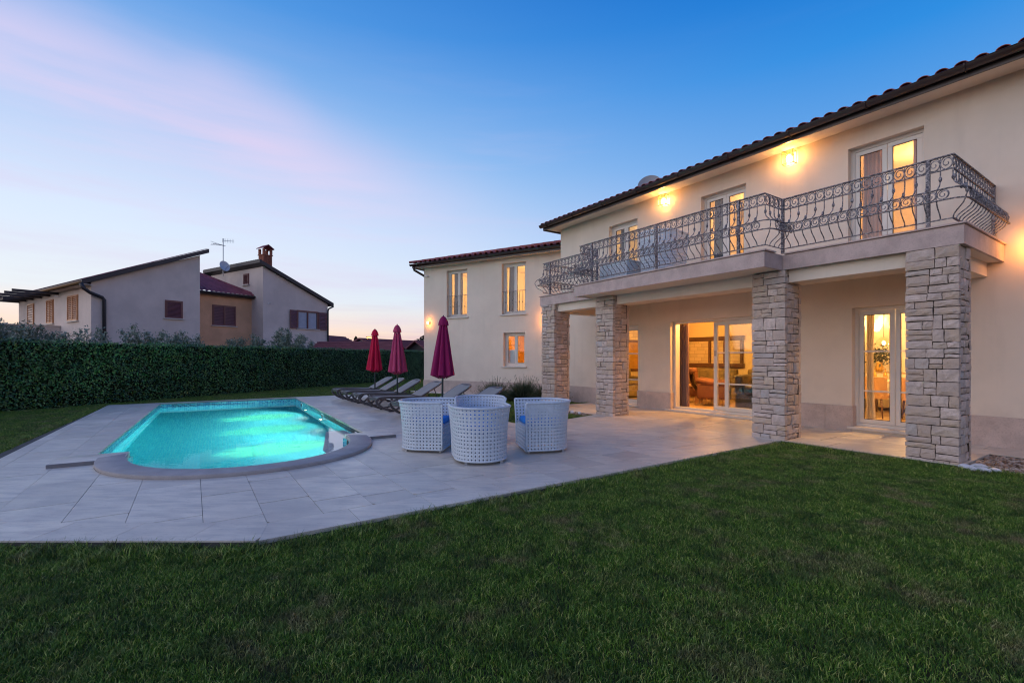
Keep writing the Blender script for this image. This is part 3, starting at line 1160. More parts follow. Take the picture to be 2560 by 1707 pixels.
pn = [blade_patch('grass_patch', 0.17, 620, 0.027, 0.0034, 20 + k) for k in range(4)]
ptn = lawn_points(0.145, (-9, 11), (0.3, 7.0), 0.13, 1)
scatter('grass', ptn, zl + 0.0, pn, 3)
pf_ = [blade_patch('far_grass_patch', 0.30, 620, 0.028, 0.0055, 40 + k) for k in range(3)]
ptf = lawn_points(0.27, (-16, 12), (7.0, 34), 0.26, 2)
scatter('grass', ptf, zl, pf_, 13)
ptl = lawn_points(0.075, (-16, 9), (2.5, 20), 0.012, 5)
_c, _s = math.cos(R_(55.9)), math.sin(R_(55.9))
_hx, _hy = _c * ptl[:, 0] - _s * ptl[:, 1], _s * ptl[:, 0] + _c * ptl[:, 1]
_d = np.full(len(ptl), 1e9)
for p in blocks[:5]:
    _d = np.minimum(_d, sdist(_hx, _hy, p))
ptl = ptl[_d < 0.26]
edge_patch = [blade_patch('edge_grass_patch', 0.05, 60, 0.062, 0.004, 60 + k) for k in range(3)]
scatter('grass', ptl, zl, edge_patch, 23)


# ------------------------------------------------------------------ hedge
def leaf_cloud(name, centers, normals, size, m, parent, seed, jit=0.8, aspect=0.5, fold=True, kind=None, label=None):
    """one mesh of small pointed leaves at centers, facing roughly along normals"""
    rs = np.random.RandomState(seed)
    n = len(centers)
    C = np.asarray(centers, float)
    Nn = np.asarray(normals, float) + rs.normal(0, jit, (n, 3))
    Nn /= np.linalg.norm(Nn, axis=1)[:, None] + 1e-9
    A = rs.normal(0, 1, (n, 3))
    A -= Nn * (A * Nn).sum(1)[:, None]
    A /= np.linalg.norm(A, axis=1)[:, None] + 1e-9
    Bv = np.cross(Nn, A)
    L = size * rs.uniform(0.6, 1.25, n)[:, None]
    W = L * aspect
    p0 = C - A * L * 0.5
    p1 = C + Bv * W * 0.5 + Nn * W * 0.12
    p2 = C + A * L * 0.5
    p3 = C - Bv * W * 0.5 + Nn * W * 0.12
    V = np.stack([p0, p1, p2, p3], 1).reshape(-1, 3)
    idx = np.arange(n)[:, None] * 4
    Fs = np.concatenate([idx + np.array([[0, 1, 2]]), idx + np.array([[0, 2, 3]])], 1).reshape(-1, 3)
    me = bpy.data.meshes.new(name)
    me.vertices.add(len(V))
    me.vertices.foreach_set('co', V.ravel())
    me.loops.add(len(Fs) * 3)
    me.loops.foreach_set('vertex_index', Fs.ravel().astype(np.int32))
    me.polygons.add(len(Fs))
    me.polygons.foreach_set('loop_start', np.arange(len(Fs), dtype=np.int32) * 3)
    me.polygons.foreach_set('loop_total', np.full(len(Fs), 3, dtype=np.int32))
    me.materials.append(m)
    me.update(calc_edges=True)
    me.validate()
    o = bpy.data.objects.new(name, me)
    COL.objects.link(o)
    if parent is not None:
        o.parent = parent
        o.matrix_basis = WM[parent.name].inverted()
    return tag(o, label, None, None, kind)


HD = Vector((0.345, 0.938, 0)).normalized()
HN = Vector((0.938, -0.345, 0)).normalized()
H0 = Vector((-12.7, 11.7, 0))
hedge = thing('hedge', 'tall clipped dark green laurel hedge along the left edge of the lawn', 'hedge', GF, (-10, 19, 0))
rs = np.random.RandomState(4)
NL = 70000
t_ = -5.5 + 30.5 * rs.uniform(0, 1, NL) ** 1.25
zf = rs.uniform(-0.06, 1.76, NL)
topm = rs.uniform(0, 1, NL) < 0.16
bulge = np.array([noise.noise(Vector((a * 0.9, z * 1.4, 3.1))) for a, z in zip(t_, zf)]) * 0.09
off = rs.uniform(0.0, 0.12, NL) ** 1.0 - bulge
depth = np.where(topm, rs.uniform(0, 0.8, NL), off)
htop = 1.75 + 0.03 * np.sin(t_ * 1.7) + 0.02 * np.sin(t_ * 5.3)
zv = np.where(topm, htop + rs.uniform(-0.05, 0.035, NL), np.minimum(zf, htop))
ctr = np.array(H0)[None, :] + t_[:, None] * np.array(HD)[None, :] - depth[:, None] * np.array(HN)[None, :]
ctr[:, 2] = zv
nrm = np.where(topm[:, None], np.array([[0, 0, 1.0]]), np.array(HN)[None, :] + np.array([[0, 0, 0.35]]))
leaf_cloud('foliage', ctr, nrm, 0.062, M['hedge'], hedge, 5, 0.55, 0.55)
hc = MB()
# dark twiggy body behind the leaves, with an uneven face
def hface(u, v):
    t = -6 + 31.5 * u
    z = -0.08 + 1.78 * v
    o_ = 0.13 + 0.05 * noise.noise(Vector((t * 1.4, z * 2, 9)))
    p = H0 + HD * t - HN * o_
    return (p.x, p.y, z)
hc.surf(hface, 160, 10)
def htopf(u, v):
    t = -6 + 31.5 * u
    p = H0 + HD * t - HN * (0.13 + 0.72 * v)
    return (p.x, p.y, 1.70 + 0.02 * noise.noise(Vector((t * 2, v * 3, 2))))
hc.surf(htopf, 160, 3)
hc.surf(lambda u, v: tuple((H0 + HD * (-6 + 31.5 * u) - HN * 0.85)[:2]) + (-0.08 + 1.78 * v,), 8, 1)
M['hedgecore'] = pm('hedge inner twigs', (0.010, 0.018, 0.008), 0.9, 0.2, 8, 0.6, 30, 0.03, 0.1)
mk('twigs', hc, M['hedgecore'], hedge, GF)


# ------------------------------------------------------------------ trees behind the hedge
def olive(x, y, h, spread, seed, label, sparse=1.0, leaf=0.10):
    r = random.Random(seed)
    t = thing('olive_tree', label, 'olive tree', GF, (x, y, 0), group='olive trees behind the hedge')
    tr = MB()
    tr.tube([(0, 0, -0.1), (0.03, 0.02, h * 0.2), (-0.02, 0.0, h * 0.38)], [0.08, 0.06, 0.05], 7)
    limbs = MB()
    C, Nn = [], []
    for i in range(int(20 * sparse) + 6):
        a = r.uniform(0, 2 * PI)
        el = r.uniform(0.55, 1.4)
        p = Vector((0, 0, h * r.uniform(0.25, 0.4)))
        d = Vector((math.cos(a) * math.cos(el) * spread, math.sin(a) * math.cos(el) * spread, math.sin(el)))
        L = h * r.uniform(0.4, 0.68)
        pts = [p.copy()]
        steps = 7
        for k in range(steps):
            d = (d + Vector((r.uniform(-.22, .22), r.uniform(-.22, .22), r.uniform(-.02, .20)))).normalized()
            p = p + d * L / steps
            pts.append(p.copy())
            if k >= 1:
                for q in range(int(60 * sparse) + 12):
                    w = Vector((r.gauss(0, 1), r.gauss(0, 1), r.gauss(0, 1) + 0.4)).normalized()
                    C.append(tuple(Vector((x, y, 0)) + p + w * r.uniform(0.02, 0.20)))
                    Nn.append(tuple(w))
        limbs.tube([q[:] for q in pts], [0.022 * (1 - 0.8 * i_ / steps) for i_ in range(steps + 1)], 4)
    mk('trunk', tr, M['bark'], t, smooth=True)
    mk('branches', limbs, M['bark'], t)
    leaf_cloud('crown', C, Nn, leaf, M['olive'], t, seed, 0.9, 0.36)
    return t


def behind(t, off):
    p = H0 + HD * t - HN * off
    return p.x, p.y


OL = [(1.17, 2.3, 2.45, 1.3, 1.1, 'olive tree at the far left edge, tallest and densest of those behind the hedge'),
      (1.89, 2.3, 2.15, 1.3, 0.7, 'low olive tree in front of the neighbouring house\'s balcony wall'),
      (3.0, 2.3, 2.35, 1.0, 0.35, 'thin olive sapling left of the neighbour\'s dark downpipe'),
      (3.73, 2.3, 2.12, 1.0, 0.3, 'small sparse olive sapling just right of the neighbour\'s dark downpipe'),
      (4.95, 2.3, 2.38, 1.2, 0.8, 'bushy olive tree below the neighbour\'s single closed shutter'),
      (6.26, 2.3, 2.32, 1.2, 0.8, 'olive tree in front of the corner of the neighbour\'s ochre wall'),
      (8.73, 2.3, 2.3, 1.2, 0.8, 'olive tree below the double shutters in the ochre wall'),
      (11.4, 2.3, 2.65, 1.4, 1.3, 'rounded olive tree below the neighbour\'s open shutters')]
for i, (t, off, h, spd, spz, lab) in enumerate(OL):
    x, y = behind(t, off)
    olive(x, y, h, spd, 100 + i, lab, spz)

# ================================================================== VILLA
villa = thing('villa', 'two-storey cream villa with warm lit windows and red tiled roofs', 'house', HF, (-6, 9.74, 0))
W = 9.74           # facade plane (house frame)
TH = 0.32


def wall(mb, x0, x1, z0, z1, y0, y1, ops):
    xs = sorted({x0, x1, *[q for o in ops for q in (o[0], o[1])]})
    zs = sorted({z0, z1, *[q for o in ops for q in (o[2], o[3])]})
    for i in range(len(xs) - 1):
        # merge vertically where possible
        run = None
        for j in range(len(zs) - 1):
            cx, cz = (xs[i] + xs[i + 1]) / 2, (zs[j] + zs[j + 1]) / 2
            hole = any(o[0] < cx < o[1] and o[2] < cz < o[3] for o in ops)
            if not hole:
                run = [zs[j], zs[j + 1]] if run is None else [run[0], zs[j + 1]]
            if run and (hole or j == len(zs) - 2):
                mb.box(xs[i], xs[i + 1], y0, y1, run[0], run[1])
                run = None


GO = [(-9.45, -8.45, 0.06, 2.18), (-7.43, -4.93, 0.06, 2.19), (-3.57, -2.41, 0.09, 2.19)]
UO = [(-9.50, -8.47, 2.93, 5.00), (-6.59, -5.52, 2.93, 5.02), (-3.63, -2.57, 2.93, 5.04)]
mb = MB()
wall(mb, -11.61, 3.5, -0.1, 5.40, W, W + TH, GO + UO)
mb.box(-11.61, -11.29, W + TH, 19.5, -0.1, 5.40)
mk('facade_wall', mb, M['stucco'], villa, HF)

# stone plinth slabs, proud of the stucco
def plinth_run(F, x0, x1, y, zt, seed, parent, ret=()):
    r = random.Random(seed)
    x = x0
    while x < x1 - 0.05:
        L = min(r.uniform(0.9, 1.35), x1 - x)
        if x1 - x - L < 0.25:
            L = x1 - x
        m_ = MB().box(x + 0.002, x + L - 0.002, y - 0.022, y + 0.002, -0.05, zt)
        mk('plinth_slab', m_, M['plinth'], parent, F)
        x += L


for i, (a, c) in enumerate([(-11.61, -9.45), (-8.45, -7.43), (-4.93, -3.57), (-2.41, 3.5)]):
    plinth_run(HF, a, c, W, 0.445, 30 + i, villa)
for x in (-8.45, -7.43, -4.93, -3.57, -2.41):     # stone returns in the reveals
    sgn = -1 if x in (-8.45, -4.93, -2.41) else 1
    m_ = MB().box(min(x, x + 0.02 * sgn), max(x, x + 0.02 * sgn), W - 0.022, W + 0.14, 0.06, 0.445)
    mk('plinth_slab', m_, M['plinth'], villa, HF)


def window(F, x0, x1, z0, z1, y, parent, leaves=2, muntins=(), fr=0.055, st=0.07, sill=True, sill_w=0.05, label=None, open_left=False, glassm=None, depth=0.13):
    """outer frame (part) > sash, pane, muntin, sill (sub-parts); y = wall face"""
    ya = y + depth
    fm = MB()
    fm.box(x0, x1, ya, ya + 0.07, z1 - fr, z1)
    fm.box(x0, x1, ya, ya + 0.07, z0, z0 + fr)
    fm.box(x0, x0 + fr, ya, ya + 0.07, z0 + fr, z1 - fr)
    fm.box(x1 - fr, x1, ya, ya + 0.07, z0 + fr, z1 - fr)
    w = mk('window', fm, M['frame'], parent, F, label=label)
    a, b_ = x0 + fr, x1 - fr
    lw = (b_ - a) / leaves
    for i in range(leaves):
        l0, l1 = a + i * lw + 0.003, a + (i + 1) * lw - 0.003
        s = MB()
        yb = ya + 0.012
        q0, q1 = z0 + fr + 0.004, z1 - fr - 0.004
        s.cbox(l0, l1, yb, yb + 0.05, q1 - st, q1, 0.004)
        s.cbox(l0, l1, yb, yb + 0.05, q0, q0 + st, 0.004)
        s.cbox(l0, l0 + st, yb, yb + 0.05, q0 + st, q1 - st, 0.004)
        s.cbox(l1 - st, l1, yb, yb + 0.05, q0 + st, q1 - st, 0.004)
        mk('sash', s, M['frame'], w, F)
        g_ = MB().box(l0 + st - 0.005, l1 - st + 0.005, yb + 0.022, yb + 0.028, q0 + st - 0.005, q1 - st + 0.005)
        mk('pane', g_, glassm or M['glass'], w, F)
        ru = MB()
        for zz_ in (q0 + st, q1 - st - 0.008):
            ru.box(l0 + st, l1 - st, yb + 0.008, yb + 0.02, zz_, zz_ + 0.008)
        for xx_ in (l0 + st, l1 - st - 0.008):
            ru.box(xx_, xx_ + 0.008, yb + 0.008, yb + 0.02, q0 + st + 0.008, q1 - st - 0.008)
        mk('seal', ru, M['seal'], w, F)
        for mz in muntins:
            mm = MB().box(l0 + st, l1 - st, yb + 0.004, yb + 0.021, mz - 0.014, mz + 0.014)
            mk('muntin', mm, M['frame'], w, F)
    if sill:
        sm = MB()
        sm.cbox(x0 - sill_w, x1 + sill_w, y - 0.05, y + depth + 0.002, z0 - 0.05, z0 - 0.004, 0.006)
        mk('sill', sm, M['sill'], w, F)
    return w


MU = (0.72, 1.42)
# ground floor
window(HF, -9.45, -8.45, 0.06, 2.18, W, villa, 1, MU, sill_w=0.03)
window(HF, -3.57, -2.41, 0.09, 2.19, W, villa, 2, MU, sill_w=0.06)
# sliding terrace door: left part open
sw = MB()
x0, x1, z0, z1, ya = -7.43, -4.93, 0.06, 2.19, W + 0.12
sw.box(x0, x1, ya, ya + 0.16, z1 - 0.05, z1)
sw.box(x0, x1, ya, ya + 0.16, z0, z0 + 0.05)
sw.box(x0, x0 + 0.06, ya, ya + 0.16, z0 + 0.05, z1 - 0.05)
sw.box(x1 - 0.06, x1, ya, ya + 0.16, z0 + 0.05, z1 - 0.05)
slid = mk('sliding_door', sw, M['frame'], villa, HF)
for (a, c, yb) in ((-6.41, -5.30, ya + 0.10), (-6.09, -4.99, ya + 0.02)):
    q0, q1, st = z0 + 0.055, z1 - 0.055, 0.09
    s = MB()
    s.cbox(a, c, yb, yb + 0.05, q1 - st, q1, 0.004)
    s.cbox(a, c, yb, yb + 0.05, q0, q0 + st, 0.004)
    s.cbox(a, a + st, yb, yb + 0.05, q0 + st, q1 - st, 0.004)
    s.cbox(c - st, c, yb, yb + 0.05, q0 + st, q1 - st, 0.004)
    mk('sash', s, M['frame'], slid, HF)
    mk('pane', MB().box(a + st - 0.004, c - st + 0.004, yb + 0.022, yb + 0.028, q0 + st - 0.004, q1 - st + 0.004), M['glass'], slid, HF)
    for mz in MU:
        mk('muntin', MB().box(a + st, c - st, yb + 0.004, yb + 0.021, mz - 0.014, mz + 0.014), M['frame'], slid, HF)
mk('handle', MB().cbox(-6.385, -6.35, ya + 0.072, ya + 0.10, 1.35, 1.47, 0.006), M['steel'], slid, HF)
mk('sill', MB().cbox(x0 - 0.13, x1 + 0.13, W - 0.07, W + 0.119, 0.004, 0.052, 0.006), M['sill'], slid, HF)
# upper floor
window(HF, -9.50, -8.47, 2.93, 5.00, W, villa, 2, (), sill=False)
window(HF, -6.59, -5.52, 2.93, 5.02, W, villa, 2, (), sill=False)
window(HF, -3.63, -2.57, 2.93, 5.04, W, villa, 2, (), sill=False)

# balcony slab faced with stone: separate facing pieces along its stepped front
def facing(x0, x1, y0, y1, cut=1.6):
    """a run of stone facing along x (y0..y1 thick)"""
    n = max(1, round((x1 - x0) / cut))
    for i in range(n):
        a, c = x0 + (x1 - x0) * i / n, x0 + (x1 - x0) * (i + 1) / n
        mk('fascia_slab', MB().box(a + 0.0015, c - 0.0015, y0, y1, 2.69, 2.925), M['slabedge'], balcony, HF)


def facing_y(x0, x1, y0, y1):
    mk('fascia_slab', MB().box(x0, x1, y0 + 0.0015, y1 - 0.0015, 2.69, 2.925), M['slabedge'], balcony, HF)


balcony = mk('balcony', MB().box(-10.05, -1.69, 7.77, W - 0.002, 2.70, 2.93).box(-8.07, -3.82, 7.23, 7.768, 2.70, 2.93), M['ceil'], villa, HF)
facing(-8.10, -3.785, 7.19, 7.23)
facing(-10.08, -8.10, 7.73, 7.77)
facing(-3.785, -1.66, 7.73, 7.77)
facing_y(-8.10, -8.07, 7.23, 7.73)
facing_y(-3.82, -3.785, 7.23, 7.73)
facing_y(-1.69, -1.66, 7.77, W - 0.003)
facing_y(-10.08, -10.05, 7.77, W - 0.003)
cp = MB()
cp.cbox(-8.125, -3.76, 7.165, 7.50, 2.932, 2.954, 0.004)
cp.cbox(-10.10, -8.128, 7.705, 8.05, 2.932, 2.954, 0.004)
cp.cbox(-3.757, -1.635, 7.705, 8.05, 2.932, 2.954, 0.004)
cp.cbox(-1.97, -1.635, 8.053, W - 0.004, 2.932, 2.954, 0.004)
mk('balcony_coping', cp, M['slabedge'], balcony, HF)
# stuccoed beams between the pillars
bmz = MB()
for a, c in ((-9.46, -7.98), (-7.41, -4.29), (-3.74, -2.25)):
    bmz.box(a, c, 7.84, 8.16, 2.50, 2.699)
bmz.box(-2.14, -1.84, 8.27, W - 0.003, 2.50, 2.699)
bmz.box(-9.90, -9.60, 8.27, W - 0.003, 2.50, 2.699)
mk('beam', bmz, M['stucco'], villa, HF)

# eaves
mk('soffit', MB().box(-11.86, 3.5, 9.27, W - 0.003, 5.385, 5.42).box(-11.86, -11.62, W, 15, 5.385, 5.42), M['stucco'], villa, HF)
mk('fascia_board', MB().box(-11.88, 3.5, 9.235, 9.267, 5.34, 5.47).box(-11.895, -11.865, 9.27, 15, 5.34, 5.47), M['gutter'], villa, HF)
def gutter(F, x0, x1, y, z, r, parent, brk=1.25):
    gm = MB()
    prof = [(y + r * math.cos(t), z + r * math.sin(t)) for t in [PI + PI * i / 8 for i in range(9)]]
    k = len(prof)
    for s_, rr in ((0, 1), ):
        vs = [(x0, a, b) for a, b in prof] + [(x1, a, b) for a, b in prof]
        gm.add(vs, [(i, i + 1, k + i + 1, k + i) for i in range(k - 1)])
        pr2 = [(y + (r - 0.006) * math.cos(t), z + (r - 0.006) * math.sin(t)) for t in [PI + PI * i / 8 for i in range(9)]]
        vs = [(x0, a, b) for a, b in pr2] + [(x1, a, b) for a, b in pr2]
        gm.add(vs, [(i + 1, i, k + i, k + i + 1) for i in range(k - 1)])
    gm.tube([(x0, y - r, z), (x1, y - r, z)], 0.009, 6)
    for xe in (x0, x1):
        gm.add([(xe, a, b) for a, b in prof], [tuple(range(k))])
    g_ = mk('gutter', gm, M['gutter'], parent, F, smooth=True, auto=50)
    x = x0 + 0.35
    while x < x1:
        bk = MB().tube([(x, y + (r + 0.008) * math.cos(t), z + (r + 0.008) * math.sin(t)) for t in [PI * 0.97 + PI * i / 8 for i in range(9)]], 1, sq=(0.03, 0.008))
        mk('gutter_bracket', bk, M['gutter'], g_, F)
        x += brk
    return g_


gutter(HF, -11.90, 3.5, 9.155, 5.475, 0.075, villa, 1.2)


def tile_mesh(name, L=0.42, r0=0.080, r1=0.068, n=7):
    """one convex barrel tile: nose at y=0 rising to y=L, thickness 12 mm"""
    m_ = MB()
    rings = []
    for y, r in ((0, r0), (L, r1)):
        for q in (r, r - 0.012):
            rings.append([(q * 1.0 * math.cos(PI * j / n), y, q * 0.68 * math.sin(PI * j / n)) for j in range(n + 1)])
    k = n + 1
    vs = [p for r in rings for p in r]
    fs = []
    for j in range(n):
        fs.append((j, j + 1, 2 * k + j + 1, 2 * k + j))
        fs.append((k + j + 1, k + j, 3 * k + j, 3 * k + j + 1))
        fs.append((j, k + j, k + j + 1, j + 1))
    fs.append((0, 2 * k, 3 * k, k))
    fs.append((n, k + n, 3 * k + n, 2 * k + n))
    m_.add(vs, fs)
    return m_.mesh(name, M['rtile'], True)


TILE = tile_mesh('roof_tile')
TILE.set_sharp_from_angle(angle=R_(45))
PAN = MB().surf(lambda u, v: (-0.085 + 0.17 * u, 0.44 * v, -0.03 * math.sin(PI * u)), 4, 1).mesh('pan_tile', M['rtile'], True)


def roof(F, x0, x1, y0, z0, pitch, courses, parent, sp=0.213, hip=None, label=None, run=6.0, x1h=None):
    base = MB()
    tp = math.tan(pitch)
    if hip is None:
        base.add([(x0, y0, z0), (x1, y0, z0), (x1, y0 + run, z0 + run * tp), (x0, y0 + run, z0 + run * tp),
                  (x0, y0, z0 - 0.05), (x1, y0, z0 - 0.05), (x1, y0 + run, z0 + run * tp - 0.05), (x0, y0 + run, z0 + run * tp - 0.05)],
                 [(0, 1, 2, 3), (7, 6, 5, 4), (0, 4, 5, 1), (0, 3, 7, 4), (1, 5, 6, 2)])
    else:
        base.add([(x0, y0, z0), (x1, y0, z0), (x1, y0 + run, z0 + run * tp), (x0 + run, y0 + run, z0 + run * tp), (x0, y0 + 2 * run, z0), (x1, y0 + 2 * run, z0)],
                 [(0, 1, 2, 3), (0, 3, 4), (3, 2, 5, 4)])
    rf = mk('roof', base, M['gutter'], parent, F, label=label)
    c, s = math.cos(pitch), math.sin(pitch)
    n = 0
    Rx = Matrix.Rotation(pitch, 4, 'X')
    cnt = 0
    x = x0 + sp / 2
    i = 0
    while x < x1:
        for j in range(courses):
            yy = j * 0.36
            if hip is not None and (x - x0) < (yy * c) - 0.05:
                break
            lift = 0.012
            q = Matrix.Translation((x, y0 - 0.035 + yy * c, z0 + yy * s + 0.028 + rnd.uniform(-.003, .003))) @ Rx @ Matrix.Rotation(rnd.uniform(-.02, .02), 4, 'Z') @ Matrix.Rotation(R_(-1.6), 4, 'X')
            inst('roof_tile', TILE, rf, F, q)
            cnt += 1
        x += sp
    # the concave tiles between, joined
    pan = MB()
    x = x0 + sp
    while x < x1:
        for j in range(courses):
            yy = j * 0.36
            if hip is not None and (x - x0) < (yy * c):
                break
            Q = Matrix.Translation((x, y0 - 0.02 + yy * c, z0 + yy * s + 0.035)) @ Rx @ Matrix.Rotation(R_(-1.6), 4, 'X')
            t_ = MB().surf(lambda u, v: (-0.085 + 0.17 * u, 0.44 * v, -0.03 * math.sin(PI * u)), 3, 1)
            t_.xf(Q)
            pan.add(t_.v, t_.f)
        x += sp
    o = mk('pan_tiles', pan, M['rtile'], rf, F, smooth=True)
    return rf, cnt


roof(HF, -11.90, 1.2, 9.16, 5.465, R_(18), 3, villa, run=5.2)

# ------------------------------------------------------------------ wing
WO = [(1.145, 2.115, 2.87, 4.685), (3.655, 4.64, 2.875, 4.705), (3.725, 4.61, 1.01, 2.21)]
mb = MB()
wall(mb, 0, 6.9, -0.1, 4.90, 0, TH, WO)
mb.box(0, TH, TH, 8, -0.1, 4.90)
mk('wing_wall', mb, M['stucco'], villa, WF)
plinth_run(WF, -0.02, 6.4, 0, 0.43, 77, villa)
mk('plinth_slab', MB().box(-0.022, 0.0, 0.003, 8, -0.05, 0.43), M['plinth'], villa, WF)
for (a, c, z0, z1) in WO:
    w_ = window(WF, a, c, z0, z1, 0, villa, 2, (), sill_w=0.07, st=0.055, depth=0.15)
    if z0 > 2:
        rl = MB()
        zt = z0 + 0.83
        rl.tube([(a, 0.05, zt), (c, 0.05, zt)], 1, sq=(0.03, 0.012))
        rl.tube([(a, 0.05, z0 + 0.07), (c, 0.05, z0 + 0.07)], 1, sq=(0.025, 0.01))
        gr = mk('window_guard', rl, M['iron'], villa, WF)
        k = 7
        for i in range(1, k):
            x = a + (c - a) * i / k
            mk('bar', MB().tube([(x, 0.05, z0 + 0.07), (x, 0.05, zt)], 0.007, 6).ball((x, 0.05, z0 + 0.42), 0.018, 0.018, 0.035, 8, 6), M['iron'], gr, WF)
mk('soffit', MB().box(-0.30, 6.9, -0.30, -0.003, 4.895, 4.93).box(-0.30, -0.003, 0, 8, 4.895, 4.93), M['stucco'], villa, WF)
mk('fascia_board', MB().box(-0.33, 6.9, -0.335, -0.303, 4.87, 5.0).box(-0.335, -0.305, -0.30, 8, 4.87, 5.0), M['gutter'], villa, WF)
gutter(WF, -0.36, 6.9, -0.405, 5.00, 0.065, villa, 1.1)
roof(WF, -0.38, 7.2, -0.40, 5.02, R_(15.6), 13, villa, sp=0.235, hip=True, run=5.0)
# hip ridge tiles
hp = []
for i in range(16):
    d_ = i * 0.36
    q = Matrix.Translation((-0.40 + d_, -0.42 + d_, 5.075 + d_ * math.tan(R_(15.6)))) @ Matrix.Rotation(R_(-45), 4, 'Z') @ Matrix.Rotation(R_(11.2), 4, 'X') @ Matrix.Scale(1.25, 4)
    inst('ridge_tile', TILE, villa, WF, q)
# downpipe stub at the far corner of the wing
mk('downpipe', MB().tube([(-0.25, -0.36, 4.94), (-0.25, -0.30, 4.80), (-0.10, 0.12, 4.62), (-0.06, 0.2, 4.5), (-0.06, 0.2, 0.1)], 0.045, 10), M['gutter'], villa, WF, smooth=True)
# pale footing strip at the foot of the wing
mk('footing_strip', MB().cbox(-0.35, 5.6, -0.42, -0.03, -0.10, -0.015, 0.01), M['sill'], villa, WF)


# ------------------------------------------------------------------ stone pillars
def guillotine(x0, x1, z0, z1, r, out, mw=0.135, mh=0.058, big=0.044):
    w, h = x1 - x0, z1 - z0
    a = w * h
    can_v = w > 2 * mw * 0.8
    can_h = h > 2 * mh
    if (a < big * r.uniform(0.35, 1.15) and w < 0.36 and h < 0.2) or not (can_v or can_h):
        out.append((x0, x1, z0, z1))
        return
    if can_v and (not can_h or w / h > r.uniform(1.2, 2.4)):
        c = x0 + w * r.uniform(0.34, 0.66)
        guillotine(x0, c, z0, z1, r, out, mw, mh, big)
        guillotine(c, x1, z0, z1, r, out, mw, mh, big)
    else:
        c = z0 + h * r.uniform(0.32, 0.68)
        guillotine(x0, x1, z0, c, r, out, mw, mh, big)
        guillotine(x0, x1, c, z1, r, out, mw, mh, big)


def stone_mesh(w, h, r, th=0.075):
    """rough faced block: x 0..w, z 0..h, face towards -y, back at y=th"""
    nx, nz = (4, 3) if w > 0.16 else (3, 3)
    gj = 0.0038
    V = []
    skew = r.uniform(-0.010, 0.010)
    pr = r.uniform(-0.014, 0.008)
    tx, tz = r.uniform(-0.012, 0.012), r.uniform(-0.010, 0.010)
    for j in range(nz + 1):
        for i in range(nx + 1):
            u, v = i / nx, j / nz
            edge = i in (0, nx) or j in (0, nz)
            x = gj + (w - 2 * gj) * u
            z = gj + (h - 2 * gj) * v
            y = pr + tx * (u - .5) + tz * (v - .5) + (r.uniform(0.002, 0.007) if edge else r.uniform(-0.010, 0.003))
            if i in (0, nx):
                x += r.uniform(-0.003, 0.004) * (1 if i == 0 else -1)
            else:
                x += r.uniform(-1, 1) * w * 0.05
            if j in (0, nz):
                z += r.uniform(-0.002, 0.005) * (1 if j == 0 else -1)
            else:
                z += r.uniform(-1, 1) * h * 0.06
            V.append((x, y, z))
    k = nx + 1
    F_ = [(j * k + i, j * k + i + 1, (j + 1) * k + i + 1, (j + 1) * k + i) for j in range(nz) for i in range(nx)]
    ring = [i for i in range(k)] + [j * k + nx for j in range(1, nz + 1)] + [nz * k + i for i in range(nx - 1, -1, -1)] + [j * k for j in range(nz - 1, 0, -1)]
    o = len(V)
    for q in ring:
        V.append((V[q][0], th, V[q][2]))
    L = len(ring)
    for i in range(L):
        a, c = ring[i], ring[(i + 1) % L]
        F_.append((c, a, o + i, o + (i + 1) % L))
    return V, F_


def pillar(x0, x1, y0, y1, H, seed, label):
    r = random.Random(seed)
    t = thing('stone_pillar', label, 'pillar', HF, ((x0 + x1) / 2, (y0 + y1) / 2, 0), group='stone pillars carrying the balcony')
    mk('core', MB().box(x0 + 0.028, x1 - 0.028, y0 + 0.028, y1 - 0.028, -0.12, H), M['mortar'], t, HF)
    w, d = x1 - x0, y1 - y0
    faces = [(w, Matrix.Translation((x0, y0, 0))), (d, Matrix.Translation((x1, y0, 0)) @ Matrix.Rotation(R_(90), 4, 'Z')),
             (w, Matrix.Translation((x1, y1, 0)) @ Matrix.Rotation(R_(180), 4, 'Z')), (d, Matrix.Translation((x0, y1, 0)) @ Matrix.Rotation(R_(270), 4, 'Z'))]
    for fi, (L, Q) in enumerate(faces):
        z = -0.11
        while z < H - 0.02:
            hh = min(r.uniform(0.30, 0.52), H - z)
            if H - z - hh < 0.12:
                hh = H - z
            out = []
            ia = 0.080 if fi % 2 else 0.0
            if fi < 2:
                guillotine(ia, L - ia, z, z + hh, r, out)
            else:
                guillotine(ia, L - ia, z, z + hh, r, out, 0.17, 0.08, 0.075)
            for (a, c, za, zb) in out:
                V, F_ = stone_mesh(c - a, zb - za, r, 0.075)
                if fi % 2:        # side faces stop short of the corner stones' own thickness
                    pass
                m_ = MB()
                m_.add(V, F_)
                me = m_.mesh('stone', M['stone'])
                inst('stone', me, t, HF, Q @ Matrix.Translation((a, 0.004, za)))
            z += hh
    return t


pillar(-2.235, -1.705, 7.73, 8.255, 2.69, 1, 'rough stone pillar nearest the camera, at the right-hand end of the porch')
pillar(-4.28, -3.745, 7.73, 8.255, 2.69, 2, 'rough stone pillar between the terrace corner and the sliding door')
pillar(-7.97, -7.42, 7.73, 8.255, 2.69, 3, 'rough stone pillar behind the right-hand wicker armchair, left of the sliding door')
pillar(-10.01, -9.47, 7.73, 8.255, 2.69, 4, 'farthest rough stone pillar, at the left-hand end of the porch')


# ------------------------------------------------------------------ wrought iron balcony railing
rail = thing('balcony_railing', 'wrought iron balcony railing with bulging balusters and spiral scrolls', 'railing', HF, (-6, 7.5, 2.95))
path = [(-9.97, W - 0.01), (-9.97, 7.77), (-7.96, 7.77), (-7.96, 7.24), (-3.80, 7.24), (-3.80, 7.77), (-1.77, 7.77), (-1.77, W - 0.01)]
